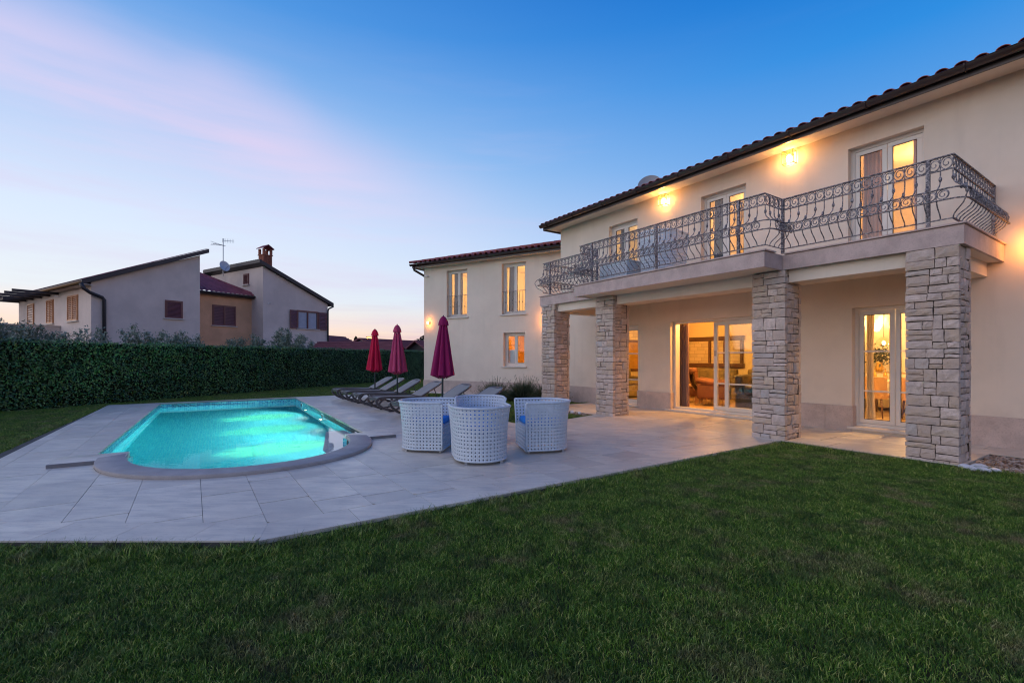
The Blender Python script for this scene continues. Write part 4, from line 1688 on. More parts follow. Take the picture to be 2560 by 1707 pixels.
# outward side: to the right-hand side of the travel direction is the house, outward is left... compute by sign
def offset_path(pp, off):
    out = []
    n = len(pp)
    for i in range(n):
        if i == 0:
            d1 = d2 = (Vector(pp[1]) - Vector(pp[0])).normalized()
        elif i == n - 1:
            d1 = d2 = (Vector(pp[i]) - Vector(pp[i - 1])).normalized()
        else:
            d1 = (Vector(pp[i]) - Vector(pp[i - 1])).normalized()
            d2 = (Vector(pp[i + 1]) - Vector(pp[i])).normalized()
        n1_ = Vector((d1.y, -d1.x))
        n2_ = Vector((d2.y, -d2.x))
        m_ = n1_ + n2_ if (n1_ + n2_).length > 0.1 else n1_
        m_ = m_ / max(m_.dot(n1_), 0.5)
        out.append((pp[i][0] + m_.x * off, pp[i][1] + m_.y * off))
    return out


def rounded(pp, rad):
    out = [pp[0]]
    for i in range(1, len(pp) - 1):
        p = Vector(pp[i])
        a = (Vector(pp[i - 1]) - p)
        b_ = (Vector(pp[i + 1]) - p)
        rr = min(rad, a.length * 0.4, b_.length * 0.4)
        A, B_ = p + a.normalized() * rr, p + b_.normalized() * rr
        for k in range(5):
            t = k / 4
            q = A.lerp(p, t).lerp(p.lerp(B_, t), t)
            out.append((q.x, q.y))
    out.append(pp[-1])
    return out


OFF1, OFF2 = 0.135, 0.155
ZT, Z2, Z3, Z4, ZBs = 3.815, 3.645, 3.375, 3.235, 3.03
def rail_bar(pp, z, w, h, name='rail'):
    mk(name, MB().tube([(x, y, z) for x, y in pp], 1, sq=(w, h), up=(0, 0, 1)), M['iron'], rail, HF)


# outward is -y on the front runs: travelling +x, (d.y,-d.x) = (0,-1): good
rail_bar(offset_path(path, 0), ZT, 0.045, 0.014, 'handrail')
rail_bar(offset_path(path, 0), Z2, 0.030, 0.012)
rail_bar(rounded(offset_path(path, OFF1), 0.18), Z3, 0.030, 0.012)
rail_bar(rounded(offset_path(path, OFF2), 0.18), Z4, 0.030, 0.012)
rail_bar(offset_path(path, 0), ZBs, 0.034, 0.012)

# profile of one bulging baluster: (outward, z)
prof = [(0.0, Z2), (0.0, 3.56), (0.008, 3.50), (0.045, 3.44), (OFF1, Z3), (OFF2 + 0.02, 3.30), (OFF2, Z4), (OFF2 - 0.03, 3.17), (0.05, 3.11), (0.01, 3.07), (0.0, ZBs)]
def smooth_prof(p, n=3):
    out = []
    for i in range(len(p) - 1):
        p0 = p[max(i - 1, 0)]; p1 = p[i]; p2 = p[i + 1]; p3 = p[min(i + 2, len(p) - 1)]
        for k in range(n):
            t = k / n
            out.append(tuple(0.5 * ((2 * p1[j]) + (-p0[j] + p2[j]) * t + (2 * p0[j] - 5 * p1[j] + 4 * p2[j] - p3[j]) * t * t + (-p0[j] + 3 * p1[j] - 3 * p2[j] + p3[j]) * t ** 3) for j in (0, 1)))
    out.append(p[-1])
    return out


SP = smooth_prof(prof, 2)
def baluster_mesh(knot):
    m_ = MB().tube([(0, -a, z) for a, z in SP], 0.0075, 5)
    m_.ball((0, -0.006 if knot > 3.5 else -0.05, knot), 0.019, 0.019, 0.034, 8, 6)
    return m_.mesh('baluster', M['iron'], True)


BAL = [baluster_mesh(3.535), baluster_mesh(3.435)]
def scroll_mesh(R0):
    m_ = MB()
    pts = []
    for k in range(17):
        t = k / 16
        a = -PI * 0.5 + t * PI * 2 * 1.35
        r = R0 * (1 - 0.80 * t)
        pts.append((r * math.cos(a), 0, r * math.sin(a)))
    m_.tube(pts, 1, sq=(0.010, 0.0065), up=(0, 1, 0))
    m_.tube([(R0 * math.cos(a_) * 0.98, 0, R0 * math.sin(a_) * 1.0) for a_ in [PI * 0.5 + PI * q / 6 for q in range(7)]], 1, sq=(0.010, 0.0065), up=(0, 1, 0))
    m_.tube([(R0 * 0.98 * math.cos(a_), 0, R0 * math.sin(a_)) for a_ in [-PI * 0.5 + PI * q / 6 for q in range(7)]], 1, sq=(0.010, 0.0065), up=(0, 1, 0))
    return m_.mesh('scroll', M['iron'])


SC1, SC2 = scroll_mesh(0.062), scroll_mesh(0.058)
post_m = MB().box(-0.02, 0.02, -0.02, 0.02, 2.955, 3.815).mesh('post', M['iron'])
k = 0
for i in range(len(path) - 1):
    a, c = Vector(path[i]), Vector(path[i + 1])
    L = (c - a).length
    d = (c - a) / L
    yaw = math.atan2(d.y, d.x)
    nb = max(2, round(L / 0.122))
    st_ = L / nb
    for j in range(nb):
        m_ = a + d * (st_ * (j + 0.5))
        inst('scroll', SC1, rail, HF, frame(m_.x, m_.y, (ZT + Z2) / 2, yaw) @ Matrix.Scale(0.078 / 0.062, 4, (0, 0, 1)))
        q = m_ + Vector((d.y, -d.x)) * (OFF1 + OFF2) * 0.5
        if not (i in (2, 4) and False):
            inst('scroll', SC2, rail, HF, frame(q.x, q.y, (Z3 + Z4) / 2, yaw) @ Matrix.Rotation(R_(-8), 4, 'X') @ Matrix.Scale(0.062 / 0.058, 4, (0, 0, 1)))
        if j:
            p = a + d * (st_ * j)
            inst('baluster', BAL[k % 2], rail, HF, frame(p.x, p.y, 0, yaw))
            inst('spacer', bpy.data.meshes.get('spacer') or MB().box(-0.005, 0.005, -0.005, 0.005, Z2, ZT).mesh('spacer', M['iron']), rail, HF, frame(p.x, p.y, 0, yaw))
            k += 1
    # corner: a baluster bulging diagonally
    if i < len(path) - 2:
        d2 = (Vector(path[i + 2]) - c).normalized()
        dg = (Vector((d.y, -d.x)) + Vector((d2.y, -d2.x))).normalized()
        outw = (d.x * d2.y - d.y * d2.x) > 0
        if outw:
            inst('baluster', BAL[0], rail, HF, frame(c.x, c.y, 0, math.atan2(dg.x, -dg.y)) @ Matrix.Scale(1.35, 4, (0, 1, 0)))
for x, y in ((-9.97, W - 0.03), (-9.70, 7.77), (-7.96, 7.77), (-7.58, 7.24), (-5.843, 7.24), (-4.225, 7.24), (-3.80, 7.77), (-2.01, 7.77), (-1.77, W - 0.03)):
    inst('post', post_m, rail, HF, frame(x, y, 0))


# ------------------------------------------------------------------ wall lamps
def point(name, F, x, y, z, power, col, rad, parent=None):
    ld = bpy.data.lights.new(name, 'POINT')
    ld.energy = power
    ld.color = col
    ld.shadow_soft_size = rad
    o = bpy.data.objects.new(name, ld)
    COL.objects.link(o)
    M_ = F @ Matrix.Translation((x, y, z))
    if parent is not None:
        o.parent = parent
        o.matrix_basis = WM[parent.name].inverted() @ M_
    else:
        o.matrix_world = M_
    return o


WARM = (1.0, 0.34, 0.035)
def lantern(x, z, label, power=13):
    t = thing('wall_lantern', label, 'wall lamp', HF, (x, W, z), group='lit lanterns under the eaves')
    w, h, dp = 0.10, 0.12, 0.15
    f = MB()
    f.box(-w * 0.3, w * 0.3, -0.012, 0.0, -h * 0.6, h * 0.8)
    for sx_ in (-w, w):
        for yy in (-dp - 0.03, -0.03):
            f.box(sx_ - 0.006, sx_ + 0.006, yy - 0.006, yy + 0.006, -h, h)
    for zz_ in (-h, h):
        for yy in (-dp - 0.03, -0.03):
            f.box(-w - 0.006, w + 0.006, yy - 0.006, yy + 0.006, zz_ - 0.006, zz_ + 0.006)
        for sx_ in (-w, w):
            f.box(sx_ - 0.006, sx_ + 0.006, -dp - 0.024, -0.036, zz_ - 0.006, zz_ + 0.006)
    mk('frame', f, M['brass'], t)
    mk('bulb', MB().ball((0, -0.10, -0.02), 0.055, 0.055, 0.07, 12, 8), M['bulb'], t, smooth=True)
    gl_ = MB()
    gl_.box(-w + 0.007, w - 0.007, -dp - 0.032, -dp - 0.028, -h + 0.007, h - 0.007)
    mk('lamp_glass', gl_, M['lampglass'], t)
    ld = point('lantern_light', HF, x, W - 0.19, z - 0.02, power, WARM, 0.085, t)
    return t


lantern(-7.556, 5.19, 'lit lantern under the eaves, left of the middle balcony door')
lantern(-4.588, 5.20, 'lit lantern under the eaves, between the two right-hand balcony doors')


def updown(F, x, y, z, label, power=9, rz=0.0):
    t = thing('wall_lamp', label, 'wall lamp', F, (x, y, z), rz, group='small lit wall lamps')
    mk('bracket', MB().box(-0.03, 0.03, -0.09, 0.0, -0.012, 0.012).box(-0.05, 0.05, -0.008, 0, -0.05, 0.05), M['gutter'], t)
    mk('lamp_shade', MB().lathe([(0.0, -0.045), (0.045, -0.045), (0.045, 0.045), (0.0, 0.045)], 14, 0, -0.10, 0), M['bulbsoft'], t, smooth=True, auto=40)
    point('lamp_light', F @ frame(x, y, z, rz), 0, -0.17, 0.10, power * 0.5, WARM, 0.04, t)
    point('lamp_light', F @ frame(x, y, z, rz), 0, -0.17, -0.10, power * 0.5, WARM, 0.04, t)
    return t


updown(WF, 0.285, 0, 2.70, 'lit wall lamp by the far corner of the wing, beside the nearest parasol', 5)
updown(WF, 5.55, 0, 2.60, 'lit wall lamp on the wing, mostly hidden by the farthest stone pillar', 18)
updown(HF, -1.36, W, 2.88, 'lit wall lamp on the bare facade at the right-hand edge of the picture', 8)

# security cameras
def seccam(F, x, y, z, label, rz=0.0):
    t = thing('security_camera', label, 'security camera', F, (x, y, z), rz, group='small security cameras')
    mk('mount', MB().tube([(0, 0.0, 0), (0, -0.06, 0.0)], 0.012, 8).box(-0.03, 0.03, -0.004, 0, -0.03, 0.03), M['white'], t)
    mk('body', MB().cbox(-0.035, 0.035, -0.20, -0.05, -0.03, 0.03, 0.01), M['white'], t)
    mk('lens', MB().box(-0.025, 0.025, -0.206, -0.2, -0.02, 0.02), M['seal'], t)
    return t


seccam(WF, 0.27, 0, 4.56, 'white security camera under the eaves of the wing', R_(-40))

# satellite dish on the main roof (only its top shows)
def dish(F, x, y, z, r, rz, label, tilt=25, mast=0.5):
    t = thing('satellite_dish', label, 'satellite dish', F, (x, y, z - mast), rz)
    mk('mast', MB().tube([(0, 0.1, 0), (0, 0.1, mast), (0, 0.02, mast + 0.05)], 0.02, 8), M['steel'], t)
    m_ = MB().lathe([(0.0, 0.0), (r * 0.4, -0.01), (r * 0.75, -0.045), (r, -0.09), (r, -0.10), (r * 0.75, -0.058), (0.0, -0.012)], 24)
    m_.xf(Matrix.Translation((0, 0, mast + 0.05)) @ Matrix.Rotation(R_(-90 - tilt), 4, 'X'))
    mk('reflector', m_, M['dish'], t, smooth=True, auto=50)
    mk('arm', MB().tube([(0, 0.02, mast - r * 0.8), (0, -r * 1.1, mast + 0.02)], 0.012, 6).ball((0, -r * 1.15, mast + 0.03), 0.035, 0.05, 0.035, 8, 6), M['steel'], t)
    return t


M['dish'] = pm('grey dish enamel', (0.30, 0.31, 0.33), 0.5, 0.05)
dish(HF, -8.77, 10.6, 6.02, 0.33, R_(35), 'grey satellite dish peeping over the villa\'s gutter', 20, 0.45)


# ================================================================== INTERIORS
def room(s0, s1, d0, d1, z0, z1, wm_, fm_, name='room'):
    w = MB()
    w.add([(s0, d1, z0), (s1, d1, z0), (s1, d1, z1), (s0, d1, z1)], [(0, 1, 2, 3)])
    w.add([(s0, d0, z0), (s0, d1, z0), (s0, d1, z1), (s0, d0, z1)], [(0, 1, 2, 3)])
    w.add([(s1, d0, z0), (s1, d1, z0), (s1, d1, z1), (s1, d0, z1)], [(0, 1, 2, 3)])
    w.add([(s0, d0, z1), (s1, d0, z1), (s1, d1, z1), (s0, d1, z1)], [(0, 1, 2, 3)])
    r_ = mk('interior_wall', w, wm_, villa, HF)
    mk('interior_floor', MB().add([(s0, d0, z0), (s1, d0, z0), (s1, d1, z0), (s0, d1, z0)], [(0, 1, 2, 3)]), fm_, r_, HF)
    return r_


DI = W + TH + 0.001
room(-11.28, -4.90, DI, 14.6, 0.055, 2.62, M['roomwall'], M['floorwood'])
room(-4.85, 1.5, DI, 14.2, 0.055, 2.62, M['roomwhite'], M['floorwood'])
room(-11.25, -7.6, DI, 13.6, 2.94, 5.36, M['roomwhite'], M['floorwood'])
room(-7.55, -4.6, DI, 13.6, 2.94, 5.36, M['roomwhite'], M['floorwood'])
room(-4.55, -0.5, DI, 13.6, 2.94, 5.36, M['roomwhite'], M['floorwood'])
L_AMB = (1.0, 0.50, 0.12)
L_WHT = (1.0, 0.66, 0.30)
point('living_light', HF, -8.9, 12.2, 2.25, 62, L_AMB, 0.15)
point('living_light', HF, -6.3, 11.9, 2.25, 50, (1.0, 0.54, 0.14), 0.15)
point('porch_fill_light', HF, -6.6, 10.75, 2.35, 190, (1.0, 0.47, 0.12), 0.08)  # added fill lamps without fixtures, throwing warm light out onto the porch
point('porch_fill_light', HF, -3.1, 10.75, 2.35, 200, (1.0, 0.52, 0.17), 0.08)
point('porch_fill_light', HF, -8.8, 10.75, 2.35, 130, (1.0, 0.48, 0.12), 0.08)
point('dining_light', HF, -2.9, 12.3, 2.1, 120, L_WHT, 0.12)
point('room_light', HF, -9.2, 11.8, 4.9, 60, (1.0, 0.66, 0.34), 0.12)
point('room_light', HF, -6.1, 11.8, 4.9, 75, (1.0, 0.52, 0.18), 0.12)
point('room_light', HF, -3.0, 11.8, 4.9, 85, (1.0, 0.50, 0.16), 0.12)


def curtain(F, x0, x1, y, z0, z1, m, label, folds=7, amp=0.035, taper=0.0, seed=1):
    r = random.Random(seed)
    ph = [r.uniform(0, 6) for _ in range(4)]
    def fn(u, v):
        wv = math.sin(u * folds * 2 * PI + ph[0]) + 0.4 * math.sin(u * folds * 4.6 * PI + ph[1] + v)
        xx = x0 + (x1 - x0) * (0.5 + (u - 0.5) * (1 - taper * math.sin(PI * min(1, v * 1.0))))
        return (xx + 0.01 * math.sin(v * 5 + ph[2]), y + amp * wv * (0.7 + 0.3 * (1 - v)), z0 + (z1 - z0) * v)
    o = mk('curtain', MB().surf(fn, folds * 10, 8), m, None, F, smooth=True)
    tag(o, label, 'curtain')
    return o


curtain(HF, -7.60, -7.22, W + 0.42, 0.07, 2.55, M['curtainbrown'], 'mauve brown curtain hanging in the open side of the sliding door', 5, 0.03, 0, 3)
curtain(HF, -3.52, -3.36, W + 0.42, 0.07, 2.5, M['curtaincream'], 'cream curtain behind the dining room door', 3, 0.02, 0.35, 4)
curtain(HF, -9.42, -9.22, W + 0.42, 2.96, 5.2, M['curtaingrey'], 'slate curtain inside the left balcony door', 5, 0.03, 0, 5)
curtain(HF, -6.50, -6.22, W + 0.42, 2.96, 5.2, M['curtaingrey'], 'slate curtain inside the middle balcony door', 5, 0.03, 0, 6)
curtain(HF, -3.56, -3.26, W + 0.42, 2.96, 5.2, M['curtainrose'], 'rose curtain at the left of the right-hand balcony door', 5, 0.03, 0, 7)
curtain(HF, -2.82, -2.64, W + 0.42, 2.96, 5.2, M['curtainrose'], 'rose curtain at the right of the right-hand balcony door', 3, 0.03, 0, 8)

# living room -----------------------------------------------------------
mir = thing('framed_mirror', 'wide dark wood frame with painted stone-reflection panels on the living room wall', 'mirror', HF, (-9.7, 14.58, 1.0))
fm = MB()
for (a, c, za, zb) in ((-11.0, -8.3, 1.88, 2.02), (-11.0, -8.3, 0.98, 1.12)):
    fm.cbox(a, c, 14.50, 14.585, za, zb, 0.015)
for x in (-10.98, -10.35, -9.50, -8.95, -8.38):
    fm.cbox(x - 0.04, x + 0.04, 14.50, 14.585, 1.13, 1.87, 0.01)
mk('frame', fm, M['darkwood'], mir, HF)
def brickwall(name, c1_, c2_, mortar, scale, bw, rh, rotz):
    m, t, b_ = newmat(name)
    mp = t.add('ShaderNodeMapping')
    t.put(mp.inputs[0], pos(t))
    mp.inputs['Rotation'].default_value = (0, 0, rotz)
    mp2 = t.add('ShaderNodeMapping')
    t.put(mp2.inputs[0], mp.outputs[0])
    mp2.inputs['Rotation'].default_value = (R_(-90), 0, 0)
    bk = t.add('ShaderNodeTexBrick')
    t.put(bk.inputs['Vector'], mp2.outputs[0])
    bk.inputs['Color1'].default_value = (*c1_, 1)
    bk.inputs['Color2'].default_value = (*c2_, 1)
    bk.inputs['Mortar'].default_value = (*mortar, 1)
    bk.inputs['Scale'].default_value = scale
    bk.inputs['Brick Width'].default_value = bw
    bk.inputs['Row Height'].default_value = rh
    bk.inputs['Mortar Size'].default_value = 0.007
    bk.squash = 1.6
    bk.squash_frequency = 3
    bk.offset = 0.37
    t.put(b_.inputs['Base Color'], bk.outputs[0])
    b_.inputs['Roughness'].default_value = 0.8
    bn = t.add('ShaderNodeBump')
    bn.inputs['Strength'].default_value = 0.6
    bn.inputs['Distance'].default_value = 0.02
    t.put(bn.inputs['Height'], t.math('ADD', bk.outputs['Fac'], t.noise(pos(t), 30, 4)))
    bn.invert = True
    t.l.new(bn.outputs[0], b_.inputs['Normal'])
    return m


M['mirrorstone'] = brickwall('interior stone pattern', (0.62, 0.50, 0.30), (0.50, 0.40, 0.24), (0.36, 0.27, 0.15), 1.0, 0.27, 0.12, R_(55.9))
M['mirrorstone2'] = brickwall('interior stone pattern side', (0.62, 0.50, 0.30), (0.50, 0.40, 0.24), (0.36, 0.27, 0.15), 1.0, 0.27, 0.12, R_(55.9 + 90))
M['kitchentile'] = brickwall('orange brick slips', (0.75, 0.48, 0.20), (0.62, 0.36, 0.14), (0.45, 0.30, 0.14), 1.0, 0.24, 0.085, R_(30.2))
for a, c in ((-10.93, -10.40), (-10.30, -9.55), (-9.45, -9.0), (-8.90, -8.43)):
    mk('panel', MB().box(a, c, 14.54, 14.59, 1.13, 1.87), M['mirrorstone'], mir, HF)  # the stone wall's reflection is painted onto these mirror panels
mk('stone_cladding', MB().box(-11.278, -11.23, DI, 14.595, 0.06, 2.6), M['mirrorstone2'], villa, HF)
dm = thing('framed_mirror', 'tall dark framed mirror on the stone wall inside the living room', 'mirror', HF, (-11.2, 12.6, 0.9))
mk('frame', MB().cbox(-11.22, -11.17, 12.3, 13.2, 0.85, 0.93, 0.01).cbox(-11.22, -11.17, 12.3, 13.2, 1.85, 1.93, 0.01).cbox(-11.22, -11.17, 12.3, 12.38, 0.93, 1.85, 0.01).cbox(-11.22, -11.17, 13.12, 13.2, 0.93, 1.85, 0.01), M['darkwood'], dm, HF)
mk('mirror_glass', MB().box(-11.215, -11.20, 12.38, 13.12, 0.93, 1.85), M['gold'], dm, HF)


def sofa(x, y, w, rz, label, mat_='olivevelvet', h=0.92):
    t = thing('sofa', label, 'sofa', HF, (x, y, 0.056), rz)
    mk('base', MB().cbox(-w / 2, w / 2, -0.45, 0.45, 0.03, 0.40, 0.05), M[mat_], t, smooth=True)
    mk('backrest', MB().cbox(-w / 2 + 0.02, w / 2 - 0.02, 0.20, 0.46, 0.41, h, 0.09), M[mat_], t, smooth=True)
    n_ = max(1, round(w / 0.8))
    for i in range(n_):
        a = -w / 2 + 0.16 + (w - 0.32) * i / n_
        mk('seat_cushion', MB().cbox(a, a + (w - 0.32) / n_ - 0.01, -0.44, 0.19, 0.405, 0.52, 0.05), M[mat_], t, smooth=True)
    for s_ in (-1, 1):
        mk('armrest', MB().cbox(min(s_ * w / 2, s_ * (w / 2 - 0.15)), max(s_ * w / 2, s_ * (w / 2 - 0.15)), -0.45, 0.19, 0.405, 0.66, 0.06), M[mat_], t, smooth=True)
    return t


sofa(-9.1, 13.6, 1.9, 0, 'olive velvet sofa under the dark framed panels in the living room')
sofa(-6.9, 13.3, 1.7, R_(-8), 'second olive velvet sofa, seen through the fixed pane of the sliding door')
sofa(-10.55, 11.2, 1.8, R_(90), 'olive sofa against the stone wall, seen through the narrow glazed door')


def fringe_ring(x0, x1, y0, y1, z0, z1, nper=90):
    m_ = MB()
    r = random.Random(5)
    def strand(x, y):
        w = 0.006
        m_.tube([(x, y, z1), (x + r.uniform(-.006, .006), y + r.uniform(-.006, .006), z0)], w, 3, caps=False)
    for i in range(nper // 4):
        u = i / (nper // 4)
        strand(x0 + (x1 - x0) * u, y0); strand(x0 + (x1 - x0) * u, y1)
        strand(x0, y0 + (y1 - y0) * u); strand(x1, y0 + (y1 - y0) * u)
    return m_


fc = thing('fringed_armchair', 'rust brown armchair with a rolled back and gold fringe inside the sliding door', 'armchair', HF, (-7.42, 11.45, 0.056), R_(118))
mk('seat', MB().cbox(-0.34, 0.34, -0.36, 0.34, 0.16, 0.48, 0.06), M['rustvelvet'], fc, smooth=True)
def cback(u, v):
    a = (u - 0.5) * 1.5
    y = 0.30 + 0.16 * v - 0.12 * abs(a) ** 2 + 0.05 * math.sin(v * PI)
    return (0.36 * math.sin(a) / math.sin(0.75), y, 0.40 + 0.50 * v)
bk_ = MB().surf(cback, 14, 8)
bk_.surf(lambda u, v: tuple(Vector(cback(1 - u, v)) + Vector((0, 0.13, -0.02))), 14, 8)
mk('backrest', bk_, M['rustvelvet'], fc, smooth=True)
mk('back_roll', MB().tube([tuple(Vector(cback(k / 14, 1)) + Vector((0, 0.065, 0.0))) for k in range(15)], 0.085, 10), M['rustvelvet'], fc, smooth=True)
for s_ in (-1, 1):
    mk('armrest', MB().tube([(s_ * 0.36, -0.34, 0.58), (s_ * 0.37, 0.0, 0.60), (s_ * 0.36, 0.34, 0.66)], 0.075, 8).cbox(s_ * 0.36 - 0.05, s_ * 0.36 + 0.05, -0.33, 0.33, 0.2, 0.55, 0.03), M['rustvelvet'], fc, smooth=True)
mk('fringe', fringe_ring(-0.37, 0.37, -0.38, 0.38, 0.03, 0.20), M['fringe'], fc, kind='stuff')
for i, (x, y) in enumerate(((-8.20, 11.75), (-7.86, 12.0))):
    ot = thing('ottoman', ['rust velvet ottoman with gold fringe, next to the brown curtain', 'rust velvet ottoman with gold fringe, beside the fringed armchair'][i], 'ottoman', HF, (x, y, 0.056), R_(30))
    mk('seat', MB().cbox(-0.22, 0.22, -0.22, 0.22, 0.18, 0.44, 0.05), M['rustvelvet'], ot, smooth=True)
    mk('top_cushion', MB().cbox(-0.23, 0.23, -0.23, 0.23, 0.44, 0.50, 0.03), M['fringe'], ot, smooth=True)
    mk('fringe', fringe_ring(-0.22, 0.22, -0.22, 0.22, 0.02, 0.19, 60), M['fringe'], ot, kind='stuff')
da = thing('leather_armchair', 'dark leather armchair behind the fixed pane of the sliding door', 'armchair', HF, (-5.95, 11.0, 0.056), R_(100))
M['darkleather'] = pm('dark leather', (0.035, 0.028, 0.028), 0.35, 0.1, 6)
mk('base', MB().cbox(-0.38, 0.38, -0.38, 0.38, 0.05, 0.40, 0.05), M['darkleather'], da, smooth=True)
mk('backrest', MB().cbox(-0.38, 0.38, 0.20, 0.40, 0.40, 0.85, 0.07), M['darkleather'], da, smooth=True)
for s_ in (-1, 1):
    mk('armrest', MB().cbox(s_ * 0.32 - 0.08, s_ * 0.32 + 0.08, -0.38, 0.18, 0.40, 0.60, 0.05), M['darkleather'], da, smooth=True)

# dining room -----------------------------------------------------------
def dchair(x, y, rz, label):
    t = thing('dining_chair', label, 'chair', HF, (x, y, 0.056), rz, group='tan dining chairs')
    mk('seat', MB().cbox(-0.24, 0.24, -0.26, 0.20, 0.42, 0.50, 0.03), M['tanleather'], t, smooth=True)
    def bf(u, v):
        a = (u - 0.5) * 2.0
        return (0.27 * math.sin(a * 0.9) / math.sin(0.9), 0.24 - 0.10 * a * a + 0.03 * v, 0.40 + 0.44 * v)
    b2 = MB().surf(bf, 12, 4)
    b2.surf(lambda u, v: tuple(Vector(bf(1 - u, v)) + Vector((0, -0.035, 0))), 12, 4)
    b2.tube([tuple(Vector(bf(k / 12, 1)) + Vector((0, -0.017, 0))) for k in range(13)], 0.022, 6)
    mk('backrest', b2, M['tanleather'], t, smooth=True)
    for a, c in ((-0.2, -0.22), (0.2, -0.22), (-0.2, 0.18), (0.2, 0.18)):
        mk('leg', MB().tube([(a * 0.9, c * 0.9, 0.42), (a * 1.15, c * 1.15, 0.0)], [0.022, 0.013], 8), M['darkwood'], t, smooth=True)
    return t


dchair(-3.95, 11.95, R_(172), 'tan upholstered dining chair behind the left leaf of the dining room door')
dchair(-3.30, 11.90, R_(186), 'tan upholstered dining chair partly hidden by the nearest stone pillar')
dt = thing('dining_table', 'dining table with a pale cloth inside the dining room', 'table', HF, (-3.5, 12.75, 0.056))
mk('table_top', MB().cbox(-0.95, 0.95, -0.5, 0.5, 0.71, 0.76, 0.01), M['curtaincream'], dt)
for a in (-0.85, 0.85):
    for c in (-0.42, 0.42):
        mk('leg', MB().box(a - 0.03, a + 0.03, c - 0.03, c + 0.03, 0, 0.71), M['darkwood'], dt)
for i, (x, y) in enumerate(((-4.12, 12.42), (-3.93, 12.42))):
    o = mk('bottle', MB().lathe([(0, 0), (0.038, 0), (0.04, 0.10), (0.034, 0.14), (0.014, 0.18), (0.012, 0.25), (0.016, 0.26), (0, 0.26)], 14, x, y, 0.817), M['gold'], None, HF, smooth=True)
    tag(o, ['golden bottle on the dining table, nearer the curtain', 'golden bottle on the dining table, beside the door post'][i], 'bottle')
bq = thing('bouquet', 'dark leafy bouquet in a vase on the dining room sideboard', 'bouquet', HF, (-4.45, 13.7, 0.966))
mk('vase', MB().lathe([(0, 0), (0.06, 0), (0.09, 0.1), (0.05, 0.2), (0.07, 0.24), (0, 0.24)], 14), M['gold'], bq, smooth=True)
rs = np.random.RandomState(8)
cc = rs.normal(0, 0.11, (260, 3)) + np.array([0, 0, 0.40])
wc = [tuple(WM[bq.name] @ Vector(p)) for p in cc]
leaf_cloud('leaves', wc, rs.normal(0, 1, (260, 3)), 0.09, M['leafdark'], bq, 3, 0.5, 0.5)
sb = thing('sideboard', 'cream sideboard at the back of the dining room', 'sideboard', HF, (-3.9, 13.85, 0.056))
mk('body', MB().cbox(-0.8, 0.8, -0.25, 0.25, 0.08, 0.88, 0.01), M['roomwhite'], sb)
mk('top', MB().cbox(-0.83, 0.83, -0.27, 0.27, 0.882, 0.91, 0.008), M['floorwood'], sb)
sconce = thing('wall_sconce', 'lit glass sconce high on the dining room wall', 'wall lamp', HF, (-4.62, 14.15, 2.05))
mk('shade', MB().lathe([(0, -0.10), (0.05, -0.08), (0.09, 0.0), (0.11, 0.06), (0, 0.06)], 14, 0, -0.10, 0), M['bulbsoft'], sconce, smooth=True)
mk('bracket', MB().box(-0.02, 0.02, -0.08, 0.04, -0.03, 0.03), M['gutter'], sconce)
point('sconce_light', HF, -4.62, 14.0, 2.2, 10, L_WHT, 0.03)
pend = thing('pendant_lamp', 'lit glass pendant lamp over the dining table', 'pendant lamp', HF, (-4.0, 12.55, 1.66))
mk('cord', MB().tube([(0, 0, 0.10), (0, 0, 0.95)], 0.006, 6), M['gutter'], pend)
def dome(u, v):
    a = 2 * PI * u
    return (0.17 * math.sin(PI / 2 * (0.15 + 0.85 * (1 - v))) * math.cos(a), 0.17 * math.sin(PI / 2 * (0.15 + 0.85 * (1 - v))) * math.sin(a), -0.08 + 0.18 * v)
mk('glass_shade', MB().surf(dome, 24, 6), M['lampglass'], pend, smooth=True)
mk('bulb', MB().ball((0, 0, -0.03), 0.03, 0.03, 0.04, 10, 6), M['bulb'], pend, smooth=True)

# wing rooms ------------------------------------------------------------
def wroom(x0, x1, z0, z1, y1, wm_):
    w = MB()
    y0 = TH + 0.001
    w.add([(x0, y1, z0), (x1, y1, z0), (x1, y1, z1), (x0, y1, z1)], [(0, 1, 2, 3)])
    w.add([(x0, y0, z0), (x0, y1, z0), (x0, y1, z1), (x0, y0, z1)], [(0, 1, 2, 3)])
    w.add([(x1, y0, z0), (x1, y1, z0), (x1, y1, z1), (x1, y0, z1)], [(0, 1, 2, 3)])
    w.add([(x0, y0, z1), (x1, y0, z1), (x1, y1, z1), (x0, y1, z1)], [(0, 1, 2, 3)])
    w.add([(x0, y0, z0), (x1, y0, z0), (x1, y1, z0), (x0, y1, z0)], [(0, 1, 2, 3)])
    return mk('interior_wall', w, wm_, villa, WF)


wroom(0.35, 2.9, 2.80, 4.86, 3.8, M['roomwhite'])
wroom(2.95, 6.0, 2.80, 4.86, 3.8, M['roomwhite'])
wroom(2.6, 6.0, 0.2, 2.65, 3.2, M['kitchentile'])
point('room_light', WF, 1.9, 2.0, 4.4, 60, (1.0, 0.56, 0.22), 0.1)
point('room_light', WF, 4.6, 2.0, 4.3, 70, (1.0, 0.58, 0.22), 0.1)
point('room_light', WF, 4.6, 1.8, 2.3, 110, (1.0, 0.52, 0.10), 0.1)
curtain(WF, 1.20, 1.62, 0.42, 2.9, 4.8, M['curtaingrey'], 'grey curtain inside the upper window nearest the wing\'s far corner', 5, 0.03, 0, 15)
curtain(WF, 3.72, 4.02, 0.42, 2.9, 4.8, M['curtaingrey'], 'grey curtain inside the upper wing window above the small window', 4, 0.03, 0, 16)
ch = thing('chandelier', 'lit crystal chandelier behind the upper wing window', 'chandelier', WF, (4.18, 1.3, 4.05))
